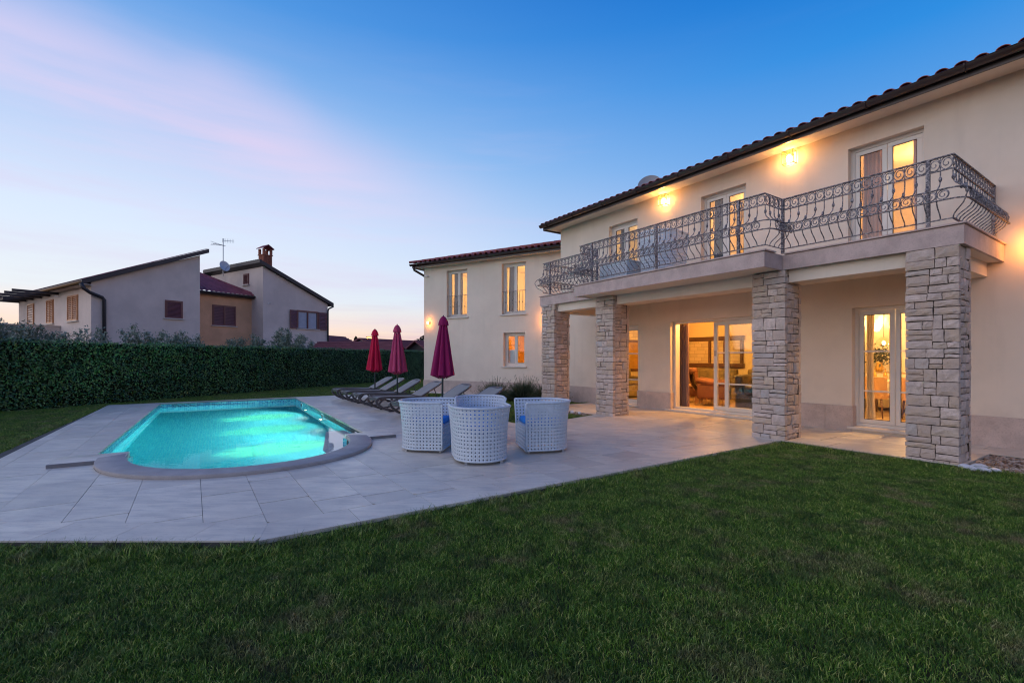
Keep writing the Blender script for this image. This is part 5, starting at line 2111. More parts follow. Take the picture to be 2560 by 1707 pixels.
mk('crystals', MB().lathe([(0, -0.16), (0.04, -0.12), (0.07, 0.0), (0.09, 0.12), (0.05, 0.2), (0, 0.2)], 12), M['bulbsoft'], ch)
mk('chain', MB().tube([(0, 0, 0.2), (0, 0, 0.8)], 0.008, 6), M['gold'], ch)
pb = mk('paper_sheet', MB().box(3.83, 4.11, 0.235, 0.24, 1.10, 1.60), M['white'], None, WF)
tag(pb, 'white paper sheet standing behind the lower left pane of the small wing window', 'paper sheet')


# ================================================================== WICKER ARMCHAIRS
def perforated(mb, fn, nu, nv, rr=0.235, th=0.012):
    eps = 1e-3
    def nrm(u, v):
        p = Vector(fn(u, v))
        a = Vector(fn(u + eps, v)) - p
        c = Vector(fn(u, v + eps)) - p
        n_ = a.cross(c)
        return n_.normalized() if n_.length > 1e-12 else Vector((0, 0, 1))
    V, F_ = mb.v, mb.f
    oc = [(0, 0), (.5, 0), (1, 0), (1, .5), (1, 1), (.5, 1), (0, 1), (0, .5)]
    ho = [(0.5 + rr * math.cos(a), 0.5 + rr * math.sin(a)) for a in [PI * 1.25 + PI / 4 * q for q in range(8)]]
    for i in range(nu):
        for j in range(nv):
            o = len(V)
            cu, cv = (i + .5) / nu, (j + .5) / nv
            n_ = nrm(cu, cv) * th / 2
            for s_ in (1, -1):
                for (a, c) in oc + ho:
                    p = Vector(fn((i + a) / nu, (j + c) / nv)) + n_ * s_
                    V.append(p[:])
            for q in range(8):
                w = (q + 1) % 8
                F_.append((o + q, o + w, o + 8 + w, o + 8 + q))
                F_.append((o + 16 + w, o + 16 + q, o + 24 + q, o + 24 + w))
                F_.append((o + 8 + q, o + 8 + w, o + 24 + w, o + 24 + q))
    return mb


A_ = 0.325
LP = A_ + PI * A_ + A_
def plan(u):
    s_ = u * LP
    if s_ < A_:
        return (-A_, -A_ + s_)
    if s_ < A_ + PI * A_:
        a = PI - (s_ - A_) / A_
        return (A_ * math.cos(a), A_ * math.sin(a))
    return (A_, A_ - A_ - (s_ - A_ - PI * A_))


def shell(u, v):
    x, y = plan(min(max(u, 0), 1.0005) if u <= 1 else 1 + (u - 1))
    k = 1 + 0.15 * v ** 2.2
    z = 0.045 + 0.645 * v
    return (x * k, y * k if y > 0 else y * (1 + 0.05 * v * v), z)


def wicker_chair_parts(t):
    mk('shell', perforated(MB(), shell, 36, 14, 0.225), M['rattan'], t)
    rim = MB().tube([shell(k / 60, 1.0) for k in range(61)], 0.017, 8)
    for u in (0, 1):
        rim.tube([shell(u, k / 8) for k in range(9)], 0.013, 8)
    rim.tube([shell(k / 60, 0.0) for k in range(61)], 0.014, 6)
    rim.tube([shell(0, 0), shell(1, 0)], 0.014, 6)
    mk('rim', rim, M['rattan'], t, smooth=True)
    fp = MB()
    perforated(fp, lambda u, v: (-A_ + 2 * A_ * u, -A_ + 0.005, 0.045 + 0.30 * v), 14, 6)
    mk('front_panel', fp, M['rattan'], t)
    pl = [plan(k / 40) for k in range(41)]
    mk('seat', MB().prism([(x * 0.96, y * 0.96) for x, y in pl][::-1], 0.335, 0.36), M['rattan'], t)
    cu = [(x * 0.90, y * 0.90 + 0.005) for x, y in pl][::-1]
    cm = MB()
    n_ = len(cu)
    rings = [(0.94, 0.362), (1.0, 0.375), (1.01, 0.40), (0.985, 0.435), (0.93, 0.45), (0.6, 0.458), (0.2, 0.46)]
    vs = [(x * s_, y * s_, z) for s_, z in rings for x, y in cu]
    fs = [(r * n_ + i, r * n_ + (i + 1) % n_, (r + 1) * n_ + (i + 1) % n_, (r + 1) * n_ + i) for r in range(len(rings) - 1) for i in range(n_)]
    fs.append(tuple(range((len(rings) - 1) * n_, len(rings) * n_)))
    cm.add(vs, fs)
    mk('cushion', cm, M['bluefab'], t, smooth=True)
    for x, y in ((-0.24, -0.28), (0.24, -0.28), (-0.22, 0.22), (0.22, 0.22)):
        mk('foot', MB().box(x - 0.016, x + 0.016, y - 0.016, y + 0.016, 0.0, 0.05), M['steel'], t)
    return t


def yaw_to(fx, fy):
    return math.atan2(fx, -fy)


GW = 'white wicker armchairs on the terrace'
chair = wicker_chair_parts(thing('wicker_armchair', 'white wicker armchair nearest the camera, seen from its rounded back', 'armchair', GF, (-0.40, 6.02, 0), yaw_to(-0.23, 0.97), group=GW))
for (x, y, fx, fy, lab, gg, z) in (
        (-1.24, 6.80, 1.0, -0.12, 'white wicker armchair nearest the pool, its blue cushion facing right', GW, 0),
        (0.45, 6.76, -0.98, -0.20, 'white wicker armchair standing apart on the right, its blue cushion facing left', GW, 0),
        (-0.50, 7.36, 0.10, -1.0, 'white wicker armchair behind the nearest one, its open side facing the camera', GW, 0)):
    place_copy(chair, frame(x, y, z, yaw_to(fx, fy)), lab, gg)
place_copy(chair, HF @ frame(-6.70, 8.42, 2.955, R_(188)) @ Matrix.Diagonal((1.2, 1.2, 1.48, 1)), 'tall white wicker armchair up on the balcony behind the railing', 'white wicker furniture on the balcony')

# low wicker table on the balcony
wt2 = thing('wicker_table', 'low white wicker table on the balcony, left of the armchair', 'table', HF, (-7.72, 8.42, 2.955), R_(4), group='white wicker furniture on the balcony')
b2 = MB()
w_ = 0.40
perforated(b2, lambda u, v: (-w_ + 2 * w_ * u, -w_, 0.03 + 0.50 * v), 17, 11)
perforated(b2, lambda u, v: (w_, -w_ + 2 * w_ * u, 0.03 + 0.50 * v), 17, 11)
perforated(b2, lambda u, v: (w_ - 2 * w_ * u, w_, 0.03 + 0.50 * v), 17, 11)
perforated(b2, lambda u, v: (-w_, w_ - 2 * w_ * u, 0.03 + 0.50 * v), 17, 11)
mk('body', b2, M['rattan'], wt2)
mk('table_top', MB().cbox(-w_ - 0.02, w_ + 0.02, -w_ - 0.02, w_ + 0.02, 0.532, 0.56, 0.01), M['rattan'], wt2)
for x in (-0.33, 0.33):
    for y in (-0.33, 0.33):
        mk('foot', MB().box(x - 0.016, x + 0.016, y - 0.016, y + 0.016, 0, 0.04), M['steel'], wt2)


# ================================================================== LOUNGERS
def bez(pts, n=4):
    out = []
    for i in range(len(pts) - 1):
        p0 = pts[max(i - 1, 0)]; p1 = pts[i]; p2 = pts[i + 1]; p3 = pts[min(i + 2, len(pts) - 1)]
        for k in range(n):
            t = k / n
            out.append(tuple(0.5 * ((2 * p1[j]) + (-p0[j] + p2[j]) * t + (2 * p0[j] - 5 * p1[j] + 4 * p2[j] - p3[j]) * t * t + (-p0[j] + 3 * p1[j] - 3 * p2[j] + p3[j]) * t ** 3) for j in range(len(p1))))
    out.append(tuple(pts[-1]))
    return out


LG = 'sun loungers in a row beside the pool'
lng = thing('sun_lounger', 'farthest sun lounger of the row, nearest the hedge', 'sun lounger', HF, (-15.1, 3.62, 0), 0, group=LG)
HWD = 0.315
for s_ in (-1, 1):
    X = s_ * HWD
    fr_ = MB()
    fr_.tube([(X, y, z) for y, z in bez([(0.46, 0.035), (0.34, 0.035), (0.17, 0.10), (0.03, 0.22), (0.02, 0.30), (0.12, 0.345), (0.45, 0.345), (0.85, 0.325), (1.30, 0.32)])], 1, sq=(0.040, 0.052), up=(0, 0.01, 1))
    mk('side_rail', fr_, M['plasticgrey'], lng, smooth=True, auto=35)
    mk('leg', MB().tube([(X * 0.96, y, z) for y, z in bez([(0.40, 0.04), (0.54, 0.06), (0.66, 0.18), (0.84, 0.31)])], 1, sq=(0.036, 0.044), up=(0, -1, 1)), M['plasticgrey'], lng, smooth=True, auto=35)
    mk('leg', MB().tube([(X * 0.96, y, z) for y, z in bez([(0.98, 0.31), (1.06, 0.17), (1.20, 0.04), (1.36, 0.035)])], 1, sq=(0.036, 0.044), up=(0, 1, 1)), M['plasticgrey'], lng, smooth=True, auto=35)
    for y in (0.38, 1.26):
        mk('foot', MB().cbox(X - 0.03, X + 0.03, y - 0.06, y + 0.06, 0.0, 0.03, 0.005), M['seal'], lng)
cr = MB()
for y, z in ((0.40, 0.04), (0.84, 0.29), (1.26, 0.04)):
    cr.tube([(-HWD, y, z), (HWD, y, z)], 0.018, 8)
mk('cross_bar', cr, M['plasticgrey'], lng, smooth=True)
hb = MB()
hb.tube([(x, 0.045 - 0.03 * (1 - (x / HWD) ** 2), 0.31) for x in [HWD * q / 4 for q in range(-4, 5)]], 1, sq=(0.05, 0.07))
mk('foot_rail', hb, M['plasticgrey'], lng, smooth=True, auto=35)
mk('sling', MB().surf(lambda u, v: (-0.285 + 0.57 * u, 0.09 + 1.07 * v, 0.352 - 0.022 * v - 0.018 * math.sin(PI * u) * (0.5 + 0.5 * math.sin(PI * v))), 8, 12).surf(lambda u, v: (0.285 - 0.57 * u, 0.09 + 1.07 * v, 0.344 - 0.022 * v - 0.018 * math.sin(PI * u) * (0.5 + 0.5 * math.sin(PI * v))), 8, 12), M['sling'], lng, smooth=True)
BY, BZ, BA, BL_ = 1.16, 0.335, R_(29), 0.68
def bp(x, l, h=0.0):
    return (x, BY + l * math.cos(BA) - h * math.sin(BA), BZ + l * math.sin(BA) + h * math.cos(BA))
pts = [bp(-HWD + 0.01, 0), bp(-HWD + 0.01, BL_ - 0.14), bp(-HWD + 0.04, BL_ - 0.05), bp(-HWD + 0.11, BL_), bp(0, BL_ + 0.015), bp(HWD - 0.11, BL_), bp(HWD - 0.04, BL_ - 0.05), bp(HWD - 0.01, BL_ - 0.14), bp(HWD - 0.01, 0)]
mk('backrest_frame', MB().tube(pts, 1, sq=(0.042, 0.032), up=(0, -math.sin(BA), math.cos(BA))), M['plasticgrey'], lng, smooth=True, auto=40)
mk('backrest_sling', MB().surf(lambda u, v: bp(-0.28 + 0.56 * u, 0.01 + (BL_ - 0.03) * v, 0.018 - 0.012 * math.sin(PI * u)), 8, 6).surf(lambda u, v: bp(0.28 - 0.56 * u, 0.01 + (BL_ - 0.03) * v, 0.008 - 0.012 * math.sin(PI * u)), 8, 6), M['sling'], lng, smooth=True)
for s_ in (-1, 1):
    mk('back_strut', MB().tube([bp(s_ * 0.25, 0.42, -0.02), (s_ * 0.25, 1.62, 0.30)], 0.012, 6).tube([(s_ * 0.25, 1.25, 0.30), (s_ * 0.25, 1.64, 0.30)], 0.014, 6), M['plasticgrey'], lng, smooth=True)
LL = [(-14.0, 'second farthest sun lounger, in front of the first parasol'), (-12.87, 'third sun lounger from the hedge, just behind the middle parasol'),
      (-11.42, 'sun lounger just in front of the middle parasol'), (-9.90, 'sun lounger whose foot shows behind the wicker armchair nearest the pool'),
      (-8.55, 'sun lounger nearest the villa pillars, only its backrest showing over the wicker armchairs')]
for x, lab in LL:
    place_copy(lng, HF @ frame(x, 3.62 + rnd.uniform(-.03, .03), 0, R_(rnd.uniform(-1.5, 1.5))), lab, LG)


# ================================================================== PARASOLS
def fabric(name, col):
    m = pm(name, col, 0.75, 0.06, 2, 0.25, 350, 0.002, 0.2)
    return m


def parasol(x, y, m, seed, label, R0=0.27, lean=0.0, htop=2.21):
    r = random.Random(seed)
    t = thing('parasol', label, 'parasol', HF, (x, y, 0), r.uniform(0, 6), group='closed red parasols between the loungers')
    mk('pole', MB().tube([(0, 0, 0.05), (lean * 0.5, 0, 1.0), (lean, 0, htop - 0.03)], 0.021, 10), M['pole'], t, smooth=True)
    mk('base', MB().lathe([(0, 0), (0.24, 0), (0.25, 0.02), (0.24, 0.05), (0.06, 0.07), (0.035, 0.09), (0.035, 0.25), (0, 0.25)], 20), M['concrete'], t, smooth=True, auto=40)
    ph = [r.uniform(0, 6) for _ in range(6)]
    N = 96
    def can(u, v):
        th = 2 * PI * u
        z = 0.94 + (htop - 0.10 - 0.94) * v
        q = 1 - v
        R = 0.060 + (R0 - 0.060) * q ** 0.9
        pl = abs(math.sin(4 * th + ph[0] + 0.35 * math.sin(th + ph[1]))) ** 0.7
        pl2 = math.sin(13 * th + ph[2] + 2 * q)
        R = R * (0.58 + 0.43 * pl + 0.06 * pl2 * q)
        R *= 1 + 0.10 * math.sin(th + ph[3]) * q
        z2 = z + (0.045 * (1 - pl) * -1 * q ** 3)
        return (R * math.cos(th) + lean * z / 2, R * math.sin(th), z2)
    cm = MB().surf(can, N, 22)
    def under(u, v):
        a = Vector(can(u, 0))
        c = Vector((lean * 0.5, 0, 0))
        k = 1 - 0.62 * v
        return (c.x + (a.x - c.x) * k, a.y * k, a.z - 0.055 * v + 0.0 * u)
    cm.surf(lambda u, v: under(1 - u, v), N, 4)
    mk('canopy', cm, m, t, smooth=True)
    def cap(u, v):
        th = 2 * PI * u
        z = htop - 0.20 + 0.20 * v
        R = 0.100 * max(0.0, 1 - v ** 2.1) ** 0.62 * (1 + 0.12 * abs(math.sin(4 * th + ph[4])) * (1 - v)) + 0.003
        return (R * math.cos(th) + lean, R * math.sin(th), z - 0.012 * (1 - v) * abs(math.sin(4 * th + ph[4])))
    mk('vent_cap', MB().surf(cap, 48, 9), m, t, smooth=True)
    mk('finial', MB().ball((lean, 0, htop + 0.004), 0.014, 0.014, 0.014, 10, 6), M['pole'], t, smooth=True)
    return t


parasol(-14.67, 4.74, fabric('crimson parasol cloth', (0.50, 0.006, 0.045)), 1, 'closed crimson parasol, farthest of the three', 0.245)
parasol(-12.42, 4.63, fabric('faded rose parasol cloth', (0.42, 0.045, 0.12)), 2, 'closed faded rose parasol in the middle', 0.265, 0.02)
parasol(-9.28, 4.46, fabric('burgundy parasol cloth', (0.27, 0.010, 0.085)), 3, 'closed burgundy parasol in front of the wing wall', 0.265, 0.03)


# ================================================================== PLANTS, PEBBLES
def bush(x, y, h, w, n_, seed, label):
    t = thing('lavender_bush', label, 'lavender bush', GF, (x, y, zl), group='lavender bushes along the wing')
    rs = np.random.RandomState(seed)
    mbs = MB()
    C, Nn = [], []
    stalks = MB()
    for i in range(n_):
        a = rs.uniform(0, 2 * PI)
        el = math.acos(rs.uniform(0.12, 1.0))
        d = Vector((math.cos(a) * math.sin(el), math.sin(a) * math.sin(el), math.cos(el)))
        L = rs.uniform(0.65, 1.08)
        tip = Vector((d.x * w * L, d.y * w * L, d.z * h * L * (0.8 if el > .7 else 1) + 0.02))
        root = Vector((d.x * w * 0.15, d.y * w * 0.15, 0))
        mid = root.lerp(tip, 0.55) + Vector((0, 0, 0.08 * h))
        s_ = Vector((rs.normal(), rs.normal(), 0)).normalized() * rs.uniform(0.002, 0.005)
        mbs.add([tuple(root - s_), tuple(root + s_), tuple(mid + s_ * 1.3), tuple(mid - s_ * 1.3), tuple(tip)], [(0, 1, 2, 3), (3, 2, 4)])
        if rs.uniform() < 0.06:
            tp2 = tip + d * 0.16 * h + Vector((0, 0, 0.05))
            stalks.tube([tuple(tip * 0.8), tuple(tp2)], 0.0028, 3, caps=False)
            stalks.ball(tuple(tp2), 0.006, 0.006, 0.022, 5, 4)
    mk('foliage', mbs, M['lavender'], t)
    mk('flower_spikes', stalks, M['lavender'], t)
    return t


bush(-0.55, 15.2, 0.58, 0.72, 4200, 1, 'lavender bush farthest left in front of the wing wall')
bush(0.35, 14.7, 0.64, 0.80, 5000, 2, 'largest lavender bush, in the middle in front of the wing wall')
bush(1.05, 14.1, 0.56, 0.65, 3800, 3, 'lavender bush beside the farthest stone pillar')


def cobble(F, x, y, z, a, b_, c, rot, label, group):
    m_ = MB().ball((0, 0, 0), a, b_, c, 14, 9, rot)
    sd = x * 7.3 + y * 3.1
    m_.v = [(p[0] * (1 + 0.10 * noise.noise(Vector(p) * 14 + Vector((sd, 0, 0)))), p[1] * (1 + 0.1 * noise.noise(Vector(p) * 14 + Vector((0, sd, 0)))), p[2] + z) for p in m_.v]
    m_.v = [(p[0] + x, p[1] + y, p[2]) for p in m_.v]
    o = mk('cobblestone', m_, M['cobble'], None, F, smooth=True)
    return tag(o, label, 'cobblestone', group)


M['cobble'] = pm('smooth pale cobble', (0.66, 0.67, 0.70), 0.55, 0.1, 9, 0.15, 60, 0.004)
G1 = 'pale cobbles at the foot of the nearest pillar'
for x, y, a, b_, c, ro, lab in ((-1.56, 7.86, 0.10, 0.055, 0.04, 0.9, 'large grey cobble touching the nearest pillar'),
                                (-1.66, 7.74, 0.065, 0.045, 0.035, 0.5, 'small grey cobble in front of the nearest pillar'),
                                (-1.60, 7.66, 0.075, 0.05, 0.035, 0.2, 'palest cobble, nearest the lawn by the first pillar'),
                                (-1.49, 7.70, 0.09, 0.045, 0.032, -0.4, 'long pale cobble between pillar and gravel'),
                                (-1.40, 7.78, 0.07, 0.04, 0.03, -0.7, 'flat cobble at the edge of the gravel bed')):
    cobble(HF, x, y, zl + 0.035, a, b_, c, ro, lab, G1)
G2 = 'round white cobbles at the porch edge'
for x, y, a, lab in ((-9.0, 7.55, 0.07, 'round white cobble at the porch edge, farthest left'), (-8.78, 7.56, 0.06, 'second round white cobble at the porch edge'),
                     (-8.58, 7.57, 0.055, 'third round white cobble at the porch edge'), (-8.36, 7.60, 0.05, 'round white cobble nearest the sliding door pillar')):
    cobble(HF, x, y, zl + 0.05, a, a * 0.9, a * 0.85, 0.3, lab, G2)
# gravel beds: real small stones, joined
M['gravel'] = leafmat('mixed tan pebbles', [(0.16, 0.09, 0.06), (0.30, 0.21, 0.15), (0.42, 0.34, 0.28), (0.52, 0.46, 0.42)], 0.7, 0.3, 6)
def gravel(poly, n_, seed, sz=0.022):
    rs = np.random.RandomState(seed)
    m_ = MB()
    xs = [p[0] for p in poly]; ys = [p[1] for p in poly]
    for i in range(n_):
        x, y = rs.uniform(min(xs), max(xs)), rs.uniform(min(ys), max(ys))
        s_ = sz * rs.uniform(0.6, 1.5)
        m_.ball((x, y, zl + 0.012 + rs.uniform(0, 0.02)), s_, s_ * rs.uniform(0.5, 0.9), s_ * rs.uniform(0.35, 0.6), 6, 4, rs.uniform(0, 6))
    o = mk('gravel', m_, M['gravel'], None, HF, smooth=True, kind='stuff')
    return o


gravel([(-1.66, 7.86), (3.4, 7.86), (3.4, 8.97), (-1.66, 8.97)], 8000, 3)
gravel([(-10.0, 7.44), (-8.05, 7.44), (-8.05, 7.70), (-10.0, 7.70)], 500, 4, 0.02)
cov = mk('sprinkler_cover', MB().lathe([(0.0, 0), (0.10, 0), (0.105, 0.02), (0.09, 0.05), (0.05, 0.075), (0, 0.082)], 16, -1.06, 7.68, zl), M['green_plastic'], None, HF, smooth=True)
tag(cov, 'green plastic irrigation cover at the gravel edge', 'irrigation cover')


# ================================================================== NEIGHBOURING HOUSE
nh = thing('neighbour_house', 'large grey beige house with sloping roofs and brown shutters beyond the hedge', 'house', NF, (3, 3, 0))
def nwall(name, m, polys):
    """polys: list of (list of points) outward faces with 0.25 m body"""
    mb = MB()
    for p in polys:
        mb.add(p, [tuple(range(len(p)))])
    return mk(name, mb, m, nh, NF)


# block one: x 0..5.07, y 0..12.5, monopitch rising with x
def mono(x0, x1, y0, y1, za, zb):
    return [[(x0, y0, -.1), (x1, y0, -.1), (x1, y0, zb), (x0, y0, za)], [(x1, y0, -.1), (x1, y1, -.1), (x1, y1, zb), (x1, y0, zb)],
            [(x1, y1, -.1), (x0, y1, -.1), (x0, y1, za), (x1, y1, zb)], [(x0, y1, -.1), (x0, y0, -.1), (x0, y0, za), (x0, y1, za)]]
nwall('wall', M['nstucco'], mono(0, 5.07, 0, 12.5, 5.16, 7.45))
nwall('wall', M['nstucco'], mono(9.75, 15.0, 1.38, 8.5, 7.70, 5.55))
nwall('wall', M['norange'], [[(5.0, 2.82, -.1), (9.8, 2.82, -.1), (9.8, 2.82, 5.62), (5.0, 2.82, 5.62)]])


def nroof(x0, x1, y0, y1, za, zb, name='roof', th=0.24, m=None, tiles=True):
    mb = MB()
    mb.add([(x0, y0, za), (x1, y0, zb), (x1, y1, zb), (x0, y1, za), (x0, y0, za + th), (x1, y0, zb + th), (x1, y1, zb + th), (x0, y1, za + th)],
           [(3, 2, 1, 0), (4, 5, 6, 7), (0, 1, 5, 4), (1, 2, 6, 5), (2, 3, 7, 6), (3, 0, 4, 7)])
    return mk(name, mb, m or M['ndark'], nh, NF)


k1 = (7.45 - 5.16) / 5.07
r1 = nroof(-0.45, 5.45, -0.30, 12.9, 5.18 - 0.45 * k1, 7.47 + 0.38 * k1)
k2 = (7.70 - 5.55) / 5.25
r2 = nroof(9.35, 15.35, 1.10, 8.9, 7.72 + 0.40 * k2, 5.57 - 0.35 * k2)
# tiled roof tops (thin corrugated sheets just above the boards)
def corr(x0, x1, y0, y1, za, zb, parent, along='y', sp=0.22, m='nrooftile', steps=14, amp=0.03):
    """roof covering on a plane rising in x; ribs run up the slope, courses step"""
    mb = MB()
    ny = int(abs(y1 - y0) / sp) * 4
    def fn(u, v):
        q = v * steps
        fr_ = q - math.floor(q - 1e-9)
        x = x0 + (x1 - x0) * v
        z = za + (zb - za) * v + amp * abs(math.sin(u * ny / 4 * PI)) - 0.025 * fr_
        return (x, y0 + (y1 - y0) * u, z + 0.02)
    mb.surf(fn, ny, steps * 2)
    return mk('roof_tiles', mb, M[m], parent, NF, kind='stuff')


corr(-0.42, 5.40, -0.26, 12.8, 5.18 - 0.42 * k1 + 0.25, 7.47 + 0.35 * k1 + 0.25, r1)
corr(15.3, 9.38, 1.14, 8.85, 5.57 - 0.33 * k2 + 0.25, 7.72 + 0.38 * k2 + 0.25, r2)
# fascia / soffit light strip on the sunset side and gutters
mk('gutter', MB().tube([(-0.52, -0.32, 5.06), (-0.52, 12.9, 5.06)], 0.07, 8), M['timber'], nh, NF, smooth=True)
mk('soffit', MB().box(-0.42, -0.003, -0.28, 12.5, 4.98, 5.01), M['nstucco'], nh, NF)
mk('downpipe', MB().tube([(-0.50, -0.34, 5.02), (-0.40, -0.36, 4.78), (-0.1, -0.20, 4.60), (0.40, -0.12, 4.42), (0.50, -0.10, 4.3), (0.50, -0.10, 0)], 0.085, 10), M['ndark'], nh, NF, smooth=True)
mk('downpipe', MB().tube([(15.3, 1.05, 5.40), (15.0, 1.25, 5.2), (14.95, 1.28, 5.0), (14.95, 1.28, 0)], 0.06, 8), M['ndark'], nh, NF, smooth=True)
# tiled roof of the recessed ochre part: eave towards us, rising away in y, hipped down to the right
ro = MB()
ye, ze, yr, zr = 2.45, 5.62, 6.7, 7.70
n_r, n_c = 12, 26
def hipx(v):     # right boundary of a course
    return 10.05 - 3.2 * v
def fo(u, v):
    q = v * n_r
    fr_ = q - math.floor(q - 1e-9)
    xl, xr = 5.08, hipx(v)
    x = xl + (xr - xl) * u
    return (x, ye + (yr - ye) * v, ze + (zr - ze) * v + 0.085 * abs(math.sin(x * PI / 0.30)) - 0.075 * fr_ + 0.12)
ro.surf(fo, 130, n_r * 2)
orf = mk('roof', MB().box(5.08, 9.9, 2.45, 2.55, 5.50, 5.68), M['ndark'], nh, NF)
mk('roof_tiles', ro, M['nrooftile'], orf, NF, smooth=True, kind='stuff')
mk('gutter', MB().tube([(5.1, 2.36, 5.62), (10.15, 2.36, 5.62)], 0.07, 8), M['ndark'], nh, NF, smooth=True)
hipc = MB().tube([(10.1 - 3.2 * q / 10, 2.4 + 4.3 * q / 10, 5.70 + 2.1 * q / 10) for q in range(11)], 0.09, 7)
mk('hip_tiles', hipc, M['nrooftile'], orf, NF, smooth=True)


def shutter_panel(F, x0, x1, z0, z1, y, parent, m, axis='x', out=-1, nsl=14):
    """louvred shutter leaf lying in the x-z plane at y"""
    f = MB()
    t_ = 0.05
    def bx(a, c, ya, yb, za, zb):
        if axis == 'x':
            f.box(a, c, ya, yb, za, zb)
        else:
            f.box(ya, yb, a, c, za, zb)
    ya, yb = (y - 0.05, y - 0.01)
    bx(x0, x0 + t_, ya, yb, z0, z1); bx(x1 - t_, x1, ya, yb, z0, z1)
    bx(x0 + t_, x1 - t_, ya, yb, z0, z0 + t_ * 1.3); bx(x0 + t_, x1 - t_, ya, yb, z1 - t_, z1)
    s_ = mk('shutter', f, m, parent, F)
    hh = (z1 - z0 - 2.3 * t_) / nsl
    for i in range(nsl):
        za = z0 + 1.3 * t_ + i * hh
        v = [(x0 + t_, y - 0.045, za), (x1 - t_, y - 0.045, za), (x1 - t_, y - 0.012, za + hh * 0.85), (x0 + t_, y - 0.012, za + hh * 0.85),
             (x0 + t_, y - 0.040, za + 0.012 - 0.008), (x1 - t_, y - 0.04, za - 0.008), (x1 - t_, y - 0.008, za + hh * 0.75), (x0 + t_, y - 0.008, za + hh * 0.75)]
        if axis != 'x':
            v = [(b_, a, c) for a, b_, c in v]
        mk('louvre', MB().add(v, [(0, 1, 2, 3), (7, 6, 5, 4), (0, 4, 5, 1), (3, 2, 6, 7)]), m, s_, F)
    return s_


def nwin(x0, x1, z0, z1, y, leaves, m, axis='x', closed=True, label=None):
    f = MB()
    def bx(a, c, ya, yb, za, zb):
        if axis == 'x':
            f.box(a, c, ya, yb, za, zb)
        else:
            f.box(ya, yb, a, c, za, zb)
    bx(x0 - 0.05, x1 + 0.05, y - 0.03, y - 0.002, z1, z1 + 0.05)
    bx(x0 - 0.05, x0, y - 0.03, y - 0.002, z0, z1)
    bx(x1, x1 + 0.05, y - 0.03, y - 0.002, z0, z1)
    w_ = mk('window', f, m, nh, NF, label=label)
    f = MB()
    bx(x0 - 0.12, x1 + 0.12, y - 0.10, y - 0.002, z0 - 0.06, z0 - 0.002)
    mk('sill', f, M['sill'], w_, NF)
    f = MB()
    bx(x0, x1, y - 0.008, y - 0.002, z0, z1)
    mk('pane', f, M['nglass'], w_, NF)
    if closed:
        for i in range(leaves):
            a = x0 + (x1 - x0) * i / leaves
            c = x0 + (x1 - x0) * (i + 1) / leaves
            shutter_panel(NF, a + 0.005, c - 0.005, z0, z1, y - 0.01, w_.parent, m, axis, nsl=12)
    return w_


m_, t_, b_ = newmat('dark window glass')
b_.inputs['Base Color'].default_value = (0.02, 0.025, 0.035, 1)
b_.inputs['Roughness'].default_value = 0.05
b_.inputs['Specular IOR Level'].default_value = 0.8
M['nglass'] = m_
nwin(3.30, 4.10, 3.58, 4.55, 0, 1, M['shutter'])
nwin(7.15, 8.60, 3.50, 4.83, 2.82, 2, M['shutter'])
# open shutters and a real window on the right-hand block
nwin(9.75 + 2.62, 9.75 + 4.35, 3.53, 4.84, 1.38, 2, M['shutter'], closed=False)
wf_ = MB()
for x in (12.37, 13.20, 14.04):
    wf_.box(x - 0.035 if x > 12.4 else x, x + 0.035 if x < 14 else x + 0.06, 1.30, 1.371, 3.53, 4.84)
wf_.box(12.41, 13.16, 1.30, 1.371, 4.77, 4.84).box(13.24, 14.03, 1.30, 1.371, 4.77, 4.84)
wn = mk('window_sash', wf_, M['shutter'], nh, NF)
for a in (12.42, 13.26):
    cu = MB().surf(lambda u, v: (a + 0.70 * u, 1.365 + 0.006 * math.sin(u * 50), 3.56 + 1.2 * v), 60, 1)
    mk('net_curtain', cu, M['farwall'], wn, NF, smooth=True)
shutter_panel(NF, 11.72, 12.34, 3.50, 4.86, 1.33, nh, M['shutter'], nsl=12)
shutter_panel(NF, 14.12, 14.86, 3.50, 4.86, 1.33, nh, M['shutter'], nsl=12)
# windows on the sunset side (x = 0 plane)
nwin(1.85, 3.35, 3.30, 4.62, 0, 2, M['lshutter'], axis='y')
nwin(5.72, 6.85, 3.30, 4.62, 0, 2, M['lshutter'], axis='y')
nwin(9.3, 10.5, 2.75, 4.62, 0, 1, M['lshutter'], axis='y')
# small attic window on the right-hand block (x = 9.75 plane)
nwin(1.38 + 1.8, 1.38 + 2.45, 6.6, 7.35, 9.75, 1, M['shutter'], axis='y')
# balcony wall and pergola beams on the sunset side
mk('parapet', MB().box(-9.5, -0.003, 4.55, 4.80, -0.1, 3.05).box(-9.6, -0.002, 4.50, 4.85, 3.052, 3.10), M['nstucco'], nh, NF)
perg = thing('pergola', 'dark timber pergola beams sticking out from the neighbouring house', 'pergola', NF, (-2, 8, 4.7))
for y in (4.85, 6.3, 7.8, 9.4, 10.9, 12.3):
    mk('beam', MB().box(-1.85, -0.02, y - 0.05, y + 0.05, 4.85, 4.98), M['ndark'], perg, NF)
mk('beam', MB().box(-1.45, -1.33, 8.6, 12.4, 4.68, 4.846), M['ndark'], perg, NF)
mk('post', MB().box(-1.45, -1.33, 12.0, 12.14, 0, 4.678), M['ndark'], perg, NF)
